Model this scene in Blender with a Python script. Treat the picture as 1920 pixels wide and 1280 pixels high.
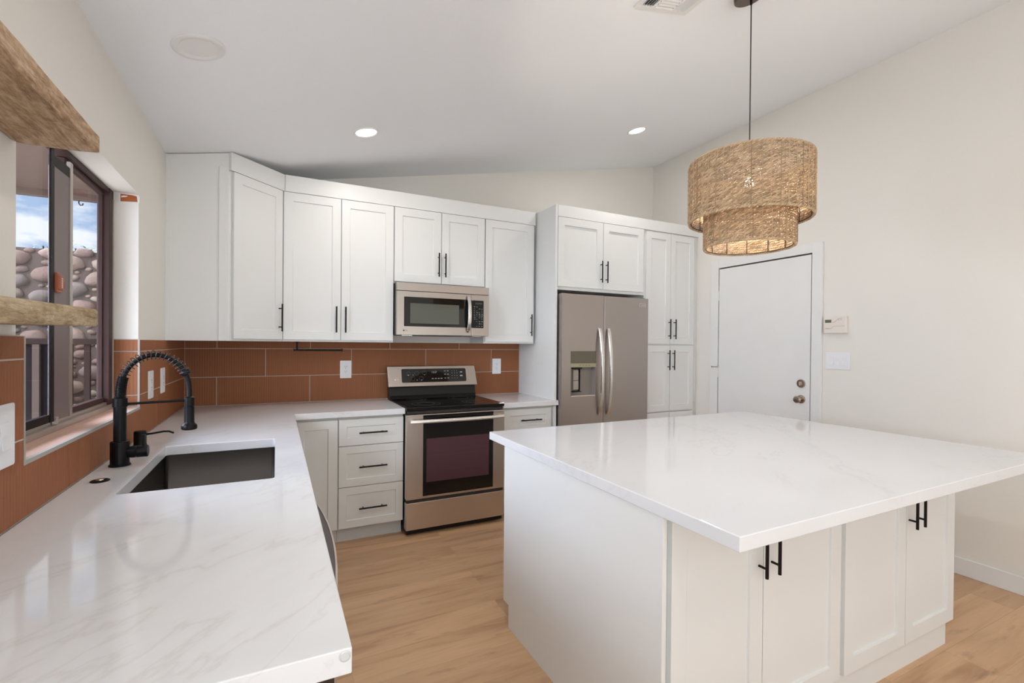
import bpy, bmesh, math, random
from mathutils import Vector, Matrix, noise
rnd = random.Random(7)
scn = bpy.context.scene
COL = scn.collection
for o in list(bpy.data.objects):
    bpy.data.objects.remove(o)

# ------------------------------------------------------------------ camera
cam = bpy.data.cameras.new('camera')
cam.sensor_width = 36.0
cam.lens = 884.405 / 1920 * 36
cam.shift_y = 11.342 / 1920
cam.clip_start = 0.05
cam.clip_end = 200
cobj = bpy.data.objects.new('camera', cam)
COL.objects.link(cobj)
cr = Vector((0.89487047, -0.44623728, 0.00889578))
cu = Vector((-0.00500313, 0.00990074, 0.99993847))
cf = Vector((0.4462979, 0.89485991, -0.00662729))
cp = Vector((0.5829, -4.0110, 1.3763))
cobj.matrix_world = Matrix(((cr.x, cu.x, -cf.x, cp.x), (cr.y, cu.y, -cf.y, cp.y), (cr.z, cu.z, -cf.z, cp.z), (0, 0, 0, 1)))
scn.camera = cobj

# ------------------------------------------------------------------ world, sun, added fill lamps
scn.view_settings.view_transform = 'Standard'
scn.view_settings.look = 'None'
scn.view_settings.gamma = 1
scn.view_settings.use_curve_mapping = False
scn.view_settings.exposure = 0.04

SKY, GLOW = 1.25, 25.0
world = bpy.data.worlds.new('sky')
scn.world = world
world.use_nodes = True
wt = world.node_tree
wt.nodes.clear()
def wn(t): return wt.nodes.new(t)
wo = wn('ShaderNodeOutputWorld'); bg = wn('ShaderNodeBackground')
tc = wn('ShaderNodeTexCoord'); sx = wn('ShaderNodeSeparateXYZ')
wt.links.new(tc.outputs['Generated'], sx.inputs[0])
gr = wn('ShaderNodeValToRGB')
gr.color_ramp.elements[0].position = 0.0; gr.color_ramp.elements[0].color = (0.46, 0.60, 0.80, 1)
gr.color_ramp.elements[1].position = 0.7; gr.color_ramp.elements[1].color = (0.16, 0.30, 0.60, 1)
wt.links.new(sx.outputs['Z'], gr.inputs[0])
mp = wn('ShaderNodeMapping'); mp.inputs['Scale'].default_value = (1.5, 1.5, 4.0); mp.inputs['Location'].default_value = (0.3, 0.35, 0.1)
wt.links.new(tc.outputs['Generated'], mp.inputs[0])
cn = wn('ShaderNodeTexNoise'); cn.inputs['Scale'].default_value = 4.2; cn.inputs['Detail'].default_value = 7; cn.inputs['Roughness'].default_value = 0.55
wt.links.new(mp.outputs[0], cn.inputs['Vector'])
crp = wn('ShaderNodeValToRGB')
crp.color_ramp.elements[0].position = 0.44; crp.color_ramp.elements[1].position = 0.53
wt.links.new(cn.outputs['Fac'], crp.inputs[0])
cm = wn('ShaderNodeMixRGB'); cm.inputs[2].default_value = (0.86, 0.89, 0.95, 1)
wt.links.new(crp.outputs[0], cm.inputs[0]); wt.links.new(gr.outputs[0], cm.inputs[1])
# added bright lobe in the sky, aimed to send light in through the window
dt = wn('ShaderNodeVectorMath'); dt.operation = 'DOT_PRODUCT'
dt.inputs[1].default_value = Vector((-0.85, -0.10, 0.58)).normalized()
wt.links.new(tc.outputs['Generated'], dt.inputs[0])
gl = wn('ShaderNodeMapRange'); gl.interpolation_type = 'SMOOTHSTEP'
gl.inputs['From Min'].default_value = 0.45; gl.inputs['From Max'].default_value = 1.0
gl.inputs['To Min'].default_value = SKY; gl.inputs['To Max'].default_value = GLOW
wt.links.new(dt.outputs['Value'], gl.inputs['Value'])
wt.links.new(cm.outputs[0], bg.inputs['Color'])
wt.links.new(gl.outputs[0], bg.inputs['Strength'])
wt.links.new(bg.outputs[0], wo.inputs[0])

def light(name, kind, loc, energy, color, rot=None, direction=None, **kw):
    l = bpy.data.lights.new(name, kind)
    l.energy = energy; l.color = color
    for k, v in kw.items(): setattr(l, k, v)
    o = bpy.data.objects.new(name, l)
    COL.objects.link(o); o.location = loc
    if direction is not None:
        o.rotation_euler = Vector(direction).to_track_quat('-Z', 'Y').to_euler()
    return o

light('sun', 'SUN', (-6, -4, 9), 2.8, (1.0, 0.94, 0.84), direction=(0.55, 0.62, -0.85), angle=0.009)
# added fill lamps behind and beside the camera, set before solid walls
FILL_TINT = (0.84, 0.92, 1.0)
light('fill_rear_left', 'AREA', (1.15, -7.85, 1.25), 35, FILL_TINT, direction=(0.0, 1, 1.3), shape='RECTANGLE', size=1.35, size_y=2.1)
light('fill_rear_right', 'AREA', (3.05, -7.85, 1.25), 35, FILL_TINT, direction=(0.0, 1, 1.3), shape='RECTANGLE', size=1.35, size_y=2.1)
light('fill_side', 'AREA', (0.06, -6.1, 1.25), 52, FILL_TINT, direction=(1, 0.1, 1.1), shape='RECTANGLE', size=2.3, size_y=2.1)
light('fill_near', 'AREA', (0.06, -4.5, 1.6), 30, FILL_TINT, direction=(1, 0.35, 0.45), shape='RECTANGLE', size=0.9, size_y=1.1)

# ------------------------------------------------------------------ materials
MATS = {}
class NT:
    def __init__(s, name):
        s.m = bpy.data.materials.new(name); s.m.use_nodes = True
        s.t = s.m.node_tree; s.b = s.t.nodes['Principled BSDF']; s.out = s.t.nodes['Material Output']
        MATS[name] = s.m
    def n(s, t, **kw):
        x = s.t.nodes.new(t)
        for k, v in kw.items(): setattr(x, k, v)
        return x
    def l(s, a, b): s.t.links.new(a, b)
    def coords(s, scale=(1, 1, 1), rot=(0, 0, 0), loc=(0, 0, 0)):
        g = s.n('ShaderNodeNewGeometry')
        mpp = s.n('ShaderNodeMapping')
        mpp.inputs['Scale'].default_value = scale; mpp.inputs['Rotation'].default_value = rot; mpp.inputs['Location'].default_value = loc
        s.l(g.outputs['Position'], mpp.inputs[0])
        return mpp.outputs[0]
    def noise(s, vec, scale, detail=3, rough=0.5, dist=0):
        x = s.n('ShaderNodeTexNoise'); x.inputs['Scale'].default_value = scale; x.inputs['Detail'].default_value = detail
        x.inputs['Roughness'].default_value = rough; x.inputs['Distortion'].default_value = dist
        s.l(vec, x.inputs['Vector']); return x.outputs['Fac']
    def ramp(s, fac, stops, interp='LINEAR'):
        r = s.n('ShaderNodeValToRGB'); r.color_ramp.interpolation = interp
        e = r.color_ramp.elements
        while len(e) < len(stops): e.new(0.5)
        for i, (p, c) in enumerate(stops):
            e[i].position = p
            e[i].color = (c, c, c, 1) if not hasattr(c, '__len__') else (*c, 1)
        s.l(fac, r.inputs[0]); return r.outputs[0]
    def mix(s, fac, a, b, mode='MIX'):
        x = s.n('ShaderNodeMixRGB', blend_type=mode)
        for i, v in ((0, fac), (1, a), (2, b)):
            if hasattr(v, 'is_linked') or hasattr(v, 'links'): s.l(v, x.inputs[i])
            elif i == 0: x.inputs[0].default_value = v
            else: x.inputs[i].default_value = (*v, 1)
        return x.outputs[0]
    def math(s, op, a, b=None, c=None):
        x = s.n('ShaderNodeMath', operation=op)
        for i, v in enumerate((a, b, c)):
            if v is None: continue
            if hasattr(v, 'links'): s.l(v, x.inputs[i])
            else: x.inputs[i].default_value = v
        return x.outputs[0]
    def bump(s, h, strength=0.2, dist=0.01):
        x = s.n('ShaderNodeBump'); x.inputs['Strength'].default_value = strength; x.inputs['Distance'].default_value = dist
        s.l(h, x.inputs['Height']); s.l(x.outputs[0], s.b.inputs['Normal'])
    def set(s, **kw):
        for k, v in kw.items():
            i = s.b.inputs[k.replace('_', ' ')]
            if hasattr(v, 'links'): s.l(v, i)
            elif hasattr(v, '__len__'): i.default_value = (*v, 1) if len(v) == 3 else v
            else: i.default_value = v
        return s

def plain(name, color, rough=0.5, metal=0.0, var=0.03, bscale=90, bstr=0.03, **kw):
    s = NT(name)
    v = s.coords()
    f = s.noise(v, 6, 3)
    c2 = tuple(min(1, c * (1 + var)) for c in color); c1 = tuple(c * (1 - var) for c in color)
    s.set(Base_Color=s.mix(f, c1, c2), Roughness=rough, Metallic=metal, **kw)
    if bstr: s.bump(s.noise(v, bscale, 2), bstr, 0.002)
    return s.m

def paint(name, color, bstr=0.25):
    s = NT(name); v = s.coords()
    s.set(Base_Color=s.mix(s.noise(v, 1.5, 3), tuple(c * 0.98 for c in color), color), Roughness=0.65)
    s.bump(s.noise(v, 70, 4, 0.6), bstr, 0.003)
    return s.m
paint('wall_paint', (0.81, 0.775, 0.715))
paint('ceiling_paint', (0.92, 0.935, 0.95), 0.15)
plain('trim_white', (0.80, 0.79, 0.77), 0.4, bstr=0.01)
plain('cabinet_white', (0.79, 0.79, 0.77), 0.38, var=0.01, bscale=40, bstr=0.012)
plain('cabinet_base_white', (0.77, 0.77, 0.735), 0.38, var=0.01, bscale=40, bstr=0.012)
plain('toe_kick_grey', (0.62, 0.63, 0.62), 0.5)
plain('matte_black', (0.0045, 0.004, 0.0045), 0.38, bstr=0.02, Specular_IOR_Level=0.18)
plain('spring_black', (0.05, 0.045, 0.045), 0.3, 0.5, bstr=0)
plain('handle_black', (0.008, 0.005, 0.005), 0.35, bstr=0, Specular_IOR_Level=0.2)
plain('black_plastic', (0.006, 0.006, 0.006), 0.3, bstr=0, Specular_IOR_Level=0.3)
plain('black_glass', (0.006, 0.005, 0.005), 0.04, bstr=0, IOR=1.5)
plain('grey_window', (0.10, 0.105, 0.085), 0.12, bstr=0)
plain('oven_window', (0.085, 0.036, 0.043), 0.10, bstr=0)
plain('legend_grey', (0.45, 0.45, 0.44), 0.5, bstr=0)
plain('legend_dim', (0.10, 0.10, 0.09), 0.5, bstr=0)
plain('plastic_white', (0.83, 0.83, 0.84), 0.3, bstr=0)
plain('plastic_cream', (0.80, 0.73, 0.66), 0.35, bstr=0)
plain('slot_dark', (0.05, 0.045, 0.04), 0.6, bstr=0)
plain('lcd_green', (0.11, 0.13, 0.075), 0.3, bstr=0)
plain('chrome', (0.75, 0.70, 0.64), 0.18, 1.0, bstr=0)
plain('nickel', (0.42, 0.35, 0.29), 0.22, 1.0, bstr=0)
plain('grout', (0.58, 0.50, 0.42), 0.8, bscale=200, bstr=0.2)
plain('edge_trim', (0.42, 0.395, 0.36), 0.5)
plain('window_bronze', (0.060, 0.034, 0.031), 0.45, bstr=0.02, Specular_IOR_Level=0.12)
plain('window_dark', (0.008, 0.005, 0.005), 0.5, bstr=0.02, Specular_IOR_Level=0.2)
plain('window_grey', (0.19, 0.145, 0.14), 0.45, var=0.06)
plain('aluminium', (0.50, 0.46, 0.42), 0.35, 0.7, var=0.15, bscale=30, bstr=0.1)
plain('latch_orange', (0.40, 0.115, 0.055), 0.45, bstr=0)
plain('brick_orange', (0.42, 0.12, 0.035), 0.8, var=0.15, bscale=60, bstr=0.4)
plain('putty_white', (0.85, 0.85, 0.84), 0.8, bscale=60, bstr=0.3)
plain('mortar', (0.075, 0.055, 0.046), 0.9, var=0.2, bscale=60, bstr=0.8, Specular_IOR_Level=0.08)
plain('soffit_stucco', (0.12, 0.080, 0.064), 0.9, var=0.08, bscale=60, bstr=0.4, Specular_IOR_Level=0.08)
plain('fence_brown', (0.020, 0.012, 0.010), 0.6, var=0.2, Specular_IOR_Level=0.08)
plain('fence_tan', (0.06, 0.043, 0.036), 0.6, var=0.1, Specular_IOR_Level=0.08)
plain('shade_dark', (0.009, 0.006, 0.007), 0.6, var=0.3, Specular_IOR_Level=0.08)  # near-black tone for the sheet that stands in for shade
plain('patio_concrete', (0.45, 0.40, 0.35), 0.9, var=0.2, bscale=30, bstr=0.4, Specular_IOR_Level=0.08)
plain('leaf_green', (0.05, 0.085, 0.035), 0.6, var=0.4)
plain('bronze_canopy', (0.13, 0.10, 0.078), 0.4, 0.6, bstr=0)
plain('wire_dark', (0.02, 0.016, 0.014), 0.5, bstr=0)
plain('clear_rubber', (0.62, 0.62, 0.61), 0.25, bstr=0)
plain('dark_recess', (0.03, 0.025, 0.022), 0.7, bstr=0)
plain('vent_dark', (0.06, 0.06, 0.07), 0.7, bstr=0)
plain('lens_off', (0.84, 0.81, 0.80), 0.4, bstr=0)
plain('dw_edge', (0.50, 0.43, 0.38), 0.4, 0.6, bstr=0)
plain('dw_dark', (0.06, 0.045, 0.04), 0.35, 0.3, bstr=0)

def steel(name, color, rough, axis_scale, aniso=0.35, bstr=0.05):
    s = NT(name); v = s.coords(scale=axis_scale)
    f = s.noise(v, 40, 3, 0.6)
    s.set(Base_Color=s.mix(f, tuple(c * 0.95 for c in color), tuple(c * 1.04 for c in color)), Metallic=1.0,
          Roughness=s.ramp(f, [(0.2, rough * 0.9), (0.8, rough * 1.15)]))
    s.bump(f, bstr, 0.001)
    return s.m
steel('stainless_mid', (0.44, 0.395, 0.36), 0.30, (0.6, 1, 14))
steel('stainless', (0.66, 0.595, 0.545), 0.30, (0.6, 1, 14))
steel('stainless_sink', (0.095, 0.082, 0.073), 0.34, (0.6, 0.6, 14))  # steel darkened so its colour carries the bowl's dark reflections
steel('stainless_slate', (0.42, 0.375, 0.345), 0.36, (0.6, 1, 14))
steel('stainless_light', (0.80, 0.77, 0.74), 0.22, (8, 8, 0.5), bstr=0.02)

def quartz():
    s = NT('quartz')
    base = (0.765, 0.765, 0.77)
    def vein_coords(ang, sc, loc=(0, 0, 0)):
        m2 = s.n('ShaderNodeMapping'); m2.inputs['Scale'].default_value = sc
        s.l(s.coords(rot=(0, 0, -ang), loc=loc), m2.inputs[0]); return m2.outputs[0]
    n1 = s.noise(vein_coords(0.85, (0.42, 1.25, 1)), 1.05, 7, 0.62, 0.25)
    d1 = s.math('ABSOLUTE', s.math('SUBTRACT', n1, 0.5))
    v1 = s.ramp(d1, [(0.0, 1.0), (0.005, 0.5), (0.018, 0.0)])
    n2 = s.noise(vein_coords(0.55, (0.6, 1.2, 1), (3.1, 1.7, 0)), 1.7, 7, 0.62, 0.4)
    d2 = s.math('ABSOLUTE', s.math('SUBTRACT', n2, 0.49))
    v2 = s.ramp(d2, [(0.0, 0.8), (0.003, 0.3), (0.010, 0.0)])
    mask = s.ramp(s.noise(s.coords(), 0.9, 2), [(0.44, 0.0), (0.62, 1.0)])
    mask2 = s.ramp(s.noise(s.coords(loc=(5, 2, 0)), 1.1, 2), [(0.46, 0.0), (0.64, 1.0)])
    fac = s.math('MAXIMUM', s.math('MULTIPLY', v1, mask), s.math('MULTIPLY', v2, mask2))
    soft = s.math('MULTIPLY', s.ramp(d1, [(0.0, 0.34), (0.06, 0.0)]), mask)
    fac = s.math('MULTIPLY', s.math('MAXIMUM', fac, soft), 0.25)
    s.set(Base_Color=s.mix(fac, base, (0.46, 0.41, 0.34)), Roughness=0.07, IOR=1.5)
quartz()

def tilemat(name, axis, c1=(0.25, 0.088, 0.036), c2=(0.34, 0.136, 0.062), stripe=66):
    s = NT(name)
    g = s.n('ShaderNodeNewGeometry'); sp = s.n('ShaderNodeSeparateXYZ'); s.l(g.outputs['Position'], sp.inputs[0])
    a = sp.outputs[axis]
    rib = s.math('SINE', s.math('MULTIPLY', a, stripe * math.pi * 2))
    ns = s.noise(s.coords(scale=(60, 60, 1.5) if axis != 'Z' else (1, 1, 60)), 1.6, 3, 0.6)
    f = s.math('ADD', s.math('MULTIPLY', ns, 0.75), s.math('MULTIPLY', g.outputs['Random Per Island'], 0.3))
    f = s.math('ADD', f, s.math('MULTIPLY', rib, 0.05))
    s.set(Base_Color=s.mix(f, c1, c2), Roughness=0.6, Specular_IOR_Level=0.25)
    h = s.math('ADD', rib, s.math('MULTIPLY', ns, 1.5))
    s.bump(h, 0.25, 0.0015)
tilemat('tile_x', 'X'); tilemat('tile_y', 'Y')
tilemat('tile_sill_glare', 'X', (0.60, 0.38, 0.29), (0.68, 0.45, 0.35), 90)  # paler than the wall tiles: window glare put into the sill colour

def floormat():
    s = NT('oak_planks')
    v = s.coords(loc=(0.35, 0.07, 0))
    b = s.n('ShaderNodeTexBrick'); b.offset = 0.37; b.offset_frequency = 2
    b.inputs['Scale'].default_value = 1.0; b.inputs['Brick Width'].default_value = 1.22; b.inputs['Row Height'].default_value = 0.182
    b.inputs['Mortar Size'].default_value = 0.0009; b.inputs['Mortar Smooth'].default_value = 0.3; b.inputs['Bias'].default_value = 0
    b.inputs['Color1'].default_value = (0.0, 0.0, 0.0, 1); b.inputs['Color2'].default_value = (1, 1, 1, 1); b.inputs['Mortar'].default_value = (0.35, 0.35, 0.35, 1)
    s.l(v, b.inputs['Vector'])
    # shift the grain per plank
    cmb = s.n('ShaderNodeVectorMath', operation='MULTIPLY_ADD')
    s.l(b.outputs['Color'], cmb.inputs[0]); cmb.inputs[1].default_value = (7.3, 3.1, 0)
    s.l(s.coords(scale=(1.0, 9.0, 1)), cmb.inputs[2])
    g1 = s.noise(cmb.outputs[0], 1.3, 6, 0.55, 0.6)
    cmb2 = s.n('ShaderNodeVectorMath', operation='MULTIPLY_ADD')
    s.l(b.outputs['Color'], cmb2.inputs[0]); cmb2.inputs[1].default_value = (5.3, 9.1, 0)
    s.l(s.coords(scale=(2.5, 60.0, 1)), cmb2.inputs[2])
    g2 = s.noise(cmb2.outputs[0], 2.0, 4, 0.6)
    kn = s.noise(s.coords(scale=(1.6, 6.5, 1), loc=(1, 4, 0)), 2.3, 4, 0.6)
    base = s.ramp(g1, [(0.30, (0.44, 0.245, 0.13)), (0.47, (0.65, 0.41, 0.235)), (0.62, (0.73, 0.475, 0.28)), (0.8, (0.58, 0.35, 0.195))])
    c = s.mix(s.math('MULTIPLY', g2, 0.30), base, (0.33, 0.20, 0.11))
    tone = s.ramp(b.outputs['Color'], [(0.0, (0.80, 0.78, 0.76)), (1.0, (1.04, 1.02, 1.0))])
    c = s.mix(1.0, c, tone, 'MULTIPLY')
    c = s.mix(s.ramp(kn, [(0.60, 0.0), (0.74, 0.6)]), c, (0.24, 0.14, 0.08))
    c = s.mix(s.math('MULTIPLY', b.outputs['Fac'], 0.22), c, (0.16, 0.09, 0.05))
    s.set(Base_Color=c, Roughness=0.42)
    s.bump(s.math('SUBTRACT', g2, s.math('MULTIPLY', b.outputs['Fac'], 2)), 0.06, 0.001)
floormat()

def shelfwood(name, c1, c2, c3):
    s = NT(name)
    n1 = s.noise(s.coords(scale=(10, 1.6, 10)), 2.6, 7, 0.7, 1.2)
    n2 = s.noise(s.coords(scale=(60, 9, 60)), 2.4, 5, 0.7, 0.6)
    n3 = s.noise(s.coords(scale=(30, 30, 30)), 2.0, 3, 0.6)
    f = s.math('ADD', s.math('ADD', s.math('MULTIPLY', n1, 0.5), s.math('MULTIPLY', n2, 0.35)), s.math('MULTIPLY', n3, 0.15))
    c = s.ramp(f, [(0.36, c1), (0.49, c2), (0.62, c3)])
    s.set(Base_Color=c, Roughness=0.8)
    s.bump(s.math('ADD', s.math('ADD', n1, n2), n3), 0.8, 0.006)
shelfwood('rustic_wood', (0.16, 0.088, 0.040), (0.45, 0.29, 0.165), (0.68, 0.53, 0.37))
shelfwood('rustic_wood_pale', (0.19, 0.12, 0.06), (0.43, 0.31, 0.18), (0.64, 0.53, 0.36))

def stonemat():
    s = NT('cobbles')
    g = s.n('ShaderNodeNewGeometry')
    c = s.ramp(g.outputs['Random Per Island'], [(0.0, (0.103, 0.064, 0.047)), (0.2, (0.127, 0.075, 0.056)), (0.4, (0.085, 0.072, 0.063)), (0.55, (0.211, 0.139, 0.102)), (0.7, (0.110, 0.069, 0.054)), (0.85, (0.211, 0.170, 0.130)), (1.0, (0.091, 0.058, 0.047))])
    n = s.noise(s.coords(), 45, 5, 0.6)
    s.set(Base_Color=s.mix(s.math('MULTIPLY', n, 0.4), c, (0.2, 0.15, 0.14)), Roughness=0.85, Specular_IOR_Level=0.1)
    s.bump(n, 0.5, 0.01)
stonemat()

def weavemat(name, c1, c2):
    s = NT(name)
    g = s.n('ShaderNodeNewGeometry')
    n = s.noise(s.coords(scale=(1, 1, 2)), 90, 4, 0.6)
    f = s.math('ADD', s.math('MULTIPLY', n, 0.55), s.math('MULTIPLY', g.outputs['Random Per Island'], 0.6))
    col = s.mix(f, c1, c2)
    s.set(Base_Color=col, Roughness=0.6)
    tr = s.n('ShaderNodeBsdfTranslucent'); s.l(col, tr.inputs[0])
    mx = s.n('ShaderNodeMixShader'); mx.inputs[0].default_value = 0.15
    s.l(s.b.outputs[0], mx.inputs[1]); s.l(tr.outputs[0], mx.inputs[2]); s.l(mx.outputs[0], s.out.inputs[0])
weavemat('seagrass', (0.17, 0.09, 0.04), (0.80, 0.58, 0.36))

def glassmat(name, tint=(1, 1, 1), refl=0.05):
    s = NT(name)
    tr = s.n('ShaderNodeBsdfTransparent'); tr.inputs[0].default_value = (*tint, 1)
    gl = s.n('ShaderNodeBsdfGlossy'); gl.inputs['Roughness'].default_value = 0.02
    lw = s.n('ShaderNodeLayerWeight'); lw.inputs[0].default_value = 0.35
    r = s.math('ADD', s.math('MULTIPLY', lw.outputs['Fresnel'], 0.06), refl)
    mx = s.n('ShaderNodeMixShader'); s.l(r, mx.inputs[0]); s.l(tr.outputs[0], mx.inputs[1]); s.l(gl.outputs[0], mx.inputs[2])
    s.l(mx.outputs[0], s.out.inputs[0])
glassmat('pane_glass', (0.93, 0.94, 0.95), 0.008)

def emis(name, color, strength):
    s = NT(name)
    e = s.n('ShaderNodeEmission'); e.inputs[0].default_value = (*color, 1); e.inputs[1].default_value = strength
    s.l(e.outputs[0], s.out.inputs[0])
emis('lamp_lens', (1.0, 0.96, 0.90), 9.0)
emis('bulb_glow', (1.0, 0.90, 0.76), 14.0)

# ------------------------------------------------------------------ mesh helpers
class MB:
    def __init__(s): s.v = []; s.f = []; s.p = []
    def add(s, vs, fs):
        o = len(s.v); s.p.append((o, len(s.f))); s.v += [tuple(v) for v in vs]; s.f += [tuple(i + o for i in f) for f in fs]; return s
    def box(s, x0, x1, y0, y1, z0, z1):
        x0, x1 = sorted((x0, x1)); y0, y1 = sorted((y0, y1)); z0, z1 = sorted((z0, z1))
        return s.add([(x0, y0, z0), (x1, y0, z0), (x1, y1, z0), (x0, y1, z0), (x0, y0, z1), (x1, y0, z1), (x1, y1, z1), (x0, y1, z1)],
                     [(0, 3, 2, 1), (4, 5, 6, 7), (0, 1, 5, 4), (1, 2, 6, 5), (2, 3, 7, 6), (3, 0, 4, 7)])
    def prism(s, poly, fn):
        """poly: 2D points, fn(p, 0|1) -> 3D"""
        n = len(poly)
        vs = [fn(p, 0) for p in poly] + [fn(p, 1) for p in poly]
        fs = [tuple(range(n - 1, -1, -1)), tuple(range(n, 2 * n))] + [(i, (i + 1) % n, n + (i + 1) % n, n + i) for i in range(n)]
        return s.add(vs, fs)
    def cyl(s, p0, p1, r0, r1=None, seg=20, caps=True):
        r1 = r0 if r1 is None else r1
        p0 = Vector(p0); p1 = Vector(p1); d = (p1 - p0).normalized()
        a = d.orthogonal().normalized(); b = d.cross(a)
        vs = []
        for p, r in ((p0, r0), (p1, r1)):
            for i in range(seg):
                t = 2 * math.pi * i / seg
                vs.append(p + (a * math.cos(t) + b * math.sin(t)) * r)
        fs = [(i, (i + 1) % seg, seg + (i + 1) % seg, seg + i) for i in range(seg)]
        if caps: fs += [tuple(range(seg - 1, -1, -1)), tuple(range(seg, 2 * seg))]
        return s.add(vs, fs)
    def lathe(s, prof, o, d=(0, 0, 1), seg=32, closed_ends=True):
        """prof: list of (r, h) along axis d from o"""
        o = Vector(o); d = Vector(d).normalized(); a = d.orthogonal().normalized(); b = d.cross(a)
        vs = []; fs = []
        for r, h in prof:
            for i in range(seg):
                t = 2 * math.pi * i / seg
                vs.append(o + d * h + (a * math.cos(t) + b * math.sin(t)) * r)
        for k in range(len(prof) - 1):
            for i in range(seg):
                j = (i + 1) % seg
                fs.append((k * seg + i, k * seg + j, (k + 1) * seg + j, (k + 1) * seg + i))
        if closed_ends:
            fs.append(tuple(range(seg - 1, -1, -1))); k = (len(prof) - 1) * seg
            fs.append(tuple(range(k, k + seg)))
        return s.add(vs, fs)
    def tube(s, path, r, seg=8, closed=False, prof=None):
        P = [Vector(p) for p in path]; n = len(P)
        rr = r if hasattr(r, '__len__') else [r] * n
        up = None; vs = []
        for i in range(n):
            a = P[(i - 1) % n] if (closed or i > 0) else P[i]
            b = P[(i + 1) % n] if (closed or i < n - 1) else P[i]
            t = (b - a).normalized()
            if up is None: up = t.orthogonal().normalized()
            up = (up - t * up.dot(t)).normalized(); w = t.cross(up)
            for k in range(seg):
                an = 2 * math.pi * k / seg
                ca, sa = math.cos(an), math.sin(an)
                if prof: ca *= prof[0]; sa *= prof[1]
                vs.append(P[i] + (up * ca + w * sa) * rr[i])
        fs = []
        for i in range(n if closed else n - 1):
            j = (i + 1) % n
            for k in range(seg):
                l = (k + 1) % seg
                fs.append((i * seg + k, i * seg + l, j * seg + l, j * seg + k))
        if not closed: fs += [tuple(range(seg - 1, -1, -1)), tuple(range((n - 1) * seg, n * seg))]
        return s.add(vs, fs)
    def sweep(s, secs):
        """secs: list of equal-length 3D loops"""
        n = len(secs[0]); vs = [p for q in secs for p in q]; fs = []
        for i in range(len(secs) - 1):
            for k in range(n):
                l = (k + 1) % n
                fs.append((i * n + k, i * n + l, (i + 1) * n + l, (i + 1) * n + k))
        fs += [tuple(range(n - 1, -1, -1)), tuple(range((len(secs) - 1) * n, len(secs) * n))]
        return s.add(vs, fs)
    def panel(s, O, A, N, w, h, t, fr=0.055, rec=0.008, mid=None, U=(0, 0, 1)):
        """shaker front: O lower corner on the back plane, A along the width, N outward"""
        O = Vector(O); A = Vector(A).normalized(); N = Vector(N).normalized(); Z = Vector(U)
        P = lambda a, b, c: O + A * a + Z * b + N * c
        e = 0.002
        def ring(a0, a1, b0, b1, c): return [P(a0, b0, c), P(a1, b0, c), P(a1, b1, c), P(a0, b1, c)]
        vs = ring(0, w, 0, h, 0) + ring(0, w, 0, h, t) + ring(fr, w - fr, fr, h - fr, t) + ring(fr + e, w - fr - e, fr + e, h - fr - e, t - rec)
        fs = [(3, 2, 1, 0)]
        for k in (0, 4, 8):
            for i in range(4):
                j = (i + 1) % 4
                fs.append((k + i, k + j, k + 4 + j, k + 4 + i))
        fs.append((12, 13, 14, 15))
        return s.add(vs, fs)

def obj(name, mb, mat, parent=None, loc=None, bevel=0, seg=2, smooth=False, kind=None, label=None, ang=35):
    """links the collected shapes (given in world coordinates) as ONE mesh object"""
    base = Vector(loc) if loc is not None else (parent.matrix_world.translation.copy() if parent else Vector((0, 0, 0)))
    me = bpy.data.meshes.new(name)
    me.from_pydata([tuple(Vector(v) - base) for v in mb.v], [], mb.f)
    bm = bmesh.new(); bm.from_mesh(me)
    bmesh.ops.recalc_face_normals(bm, faces=bm.faces)
    bm.to_mesh(me); bm.free()
    me.materials.append(MATS[mat])
    if smooth:
        me.shade_smooth(); me.set_sharp_from_angle(angle=math.radians(ang))
    o = bpy.data.objects.new(name, me); COL.objects.link(o)
    if parent:
        o.parent = parent
        o.location = base - parent.matrix_world.translation
    else:
        o.location = base
    if bevel:
        b = o.modifiers.new('bevel', 'BEVEL'); b.width = bevel; b.segments = seg; b.limit_method = 'ANGLE'; b.angle_limit = math.radians(40)
        b.harden_normals = False
    if kind: o['kind'] = kind
    if label: o['label'] = label
    bpy.context.view_layer.update()
    return o

def pieces(name, mb, *a, **k):
    """each shape collected in mb becomes a part of its own"""
    out = []
    for i, (v0, f0) in enumerate(mb.p):
        v1, f1 = mb.p[i + 1] if i + 1 < len(mb.p) else (len(mb.v), len(mb.f))
        q = MB(); q.add(mb.v[v0:v1], [tuple(j - v0 for j in f) for f in mb.f[f0:f1]])
        out.append(obj(name, q, *a, **k))
    return out

def thing(name, label, cat, loc, group=None, kind=None):
    o = bpy.data.objects.new(name, None); COL.objects.link(o)
    o.location = loc; o.empty_display_size = 0.1
    if kind: o['kind'] = kind
    else: o['label'] = label; o['category'] = cat
    if group: o['group'] = group
    bpy.context.view_layer.update()
    return o
def tag(o, label, cat, group=None):
    o['label'] = label; o['category'] = cat
    if group: o['group'] = group
    return o

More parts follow.
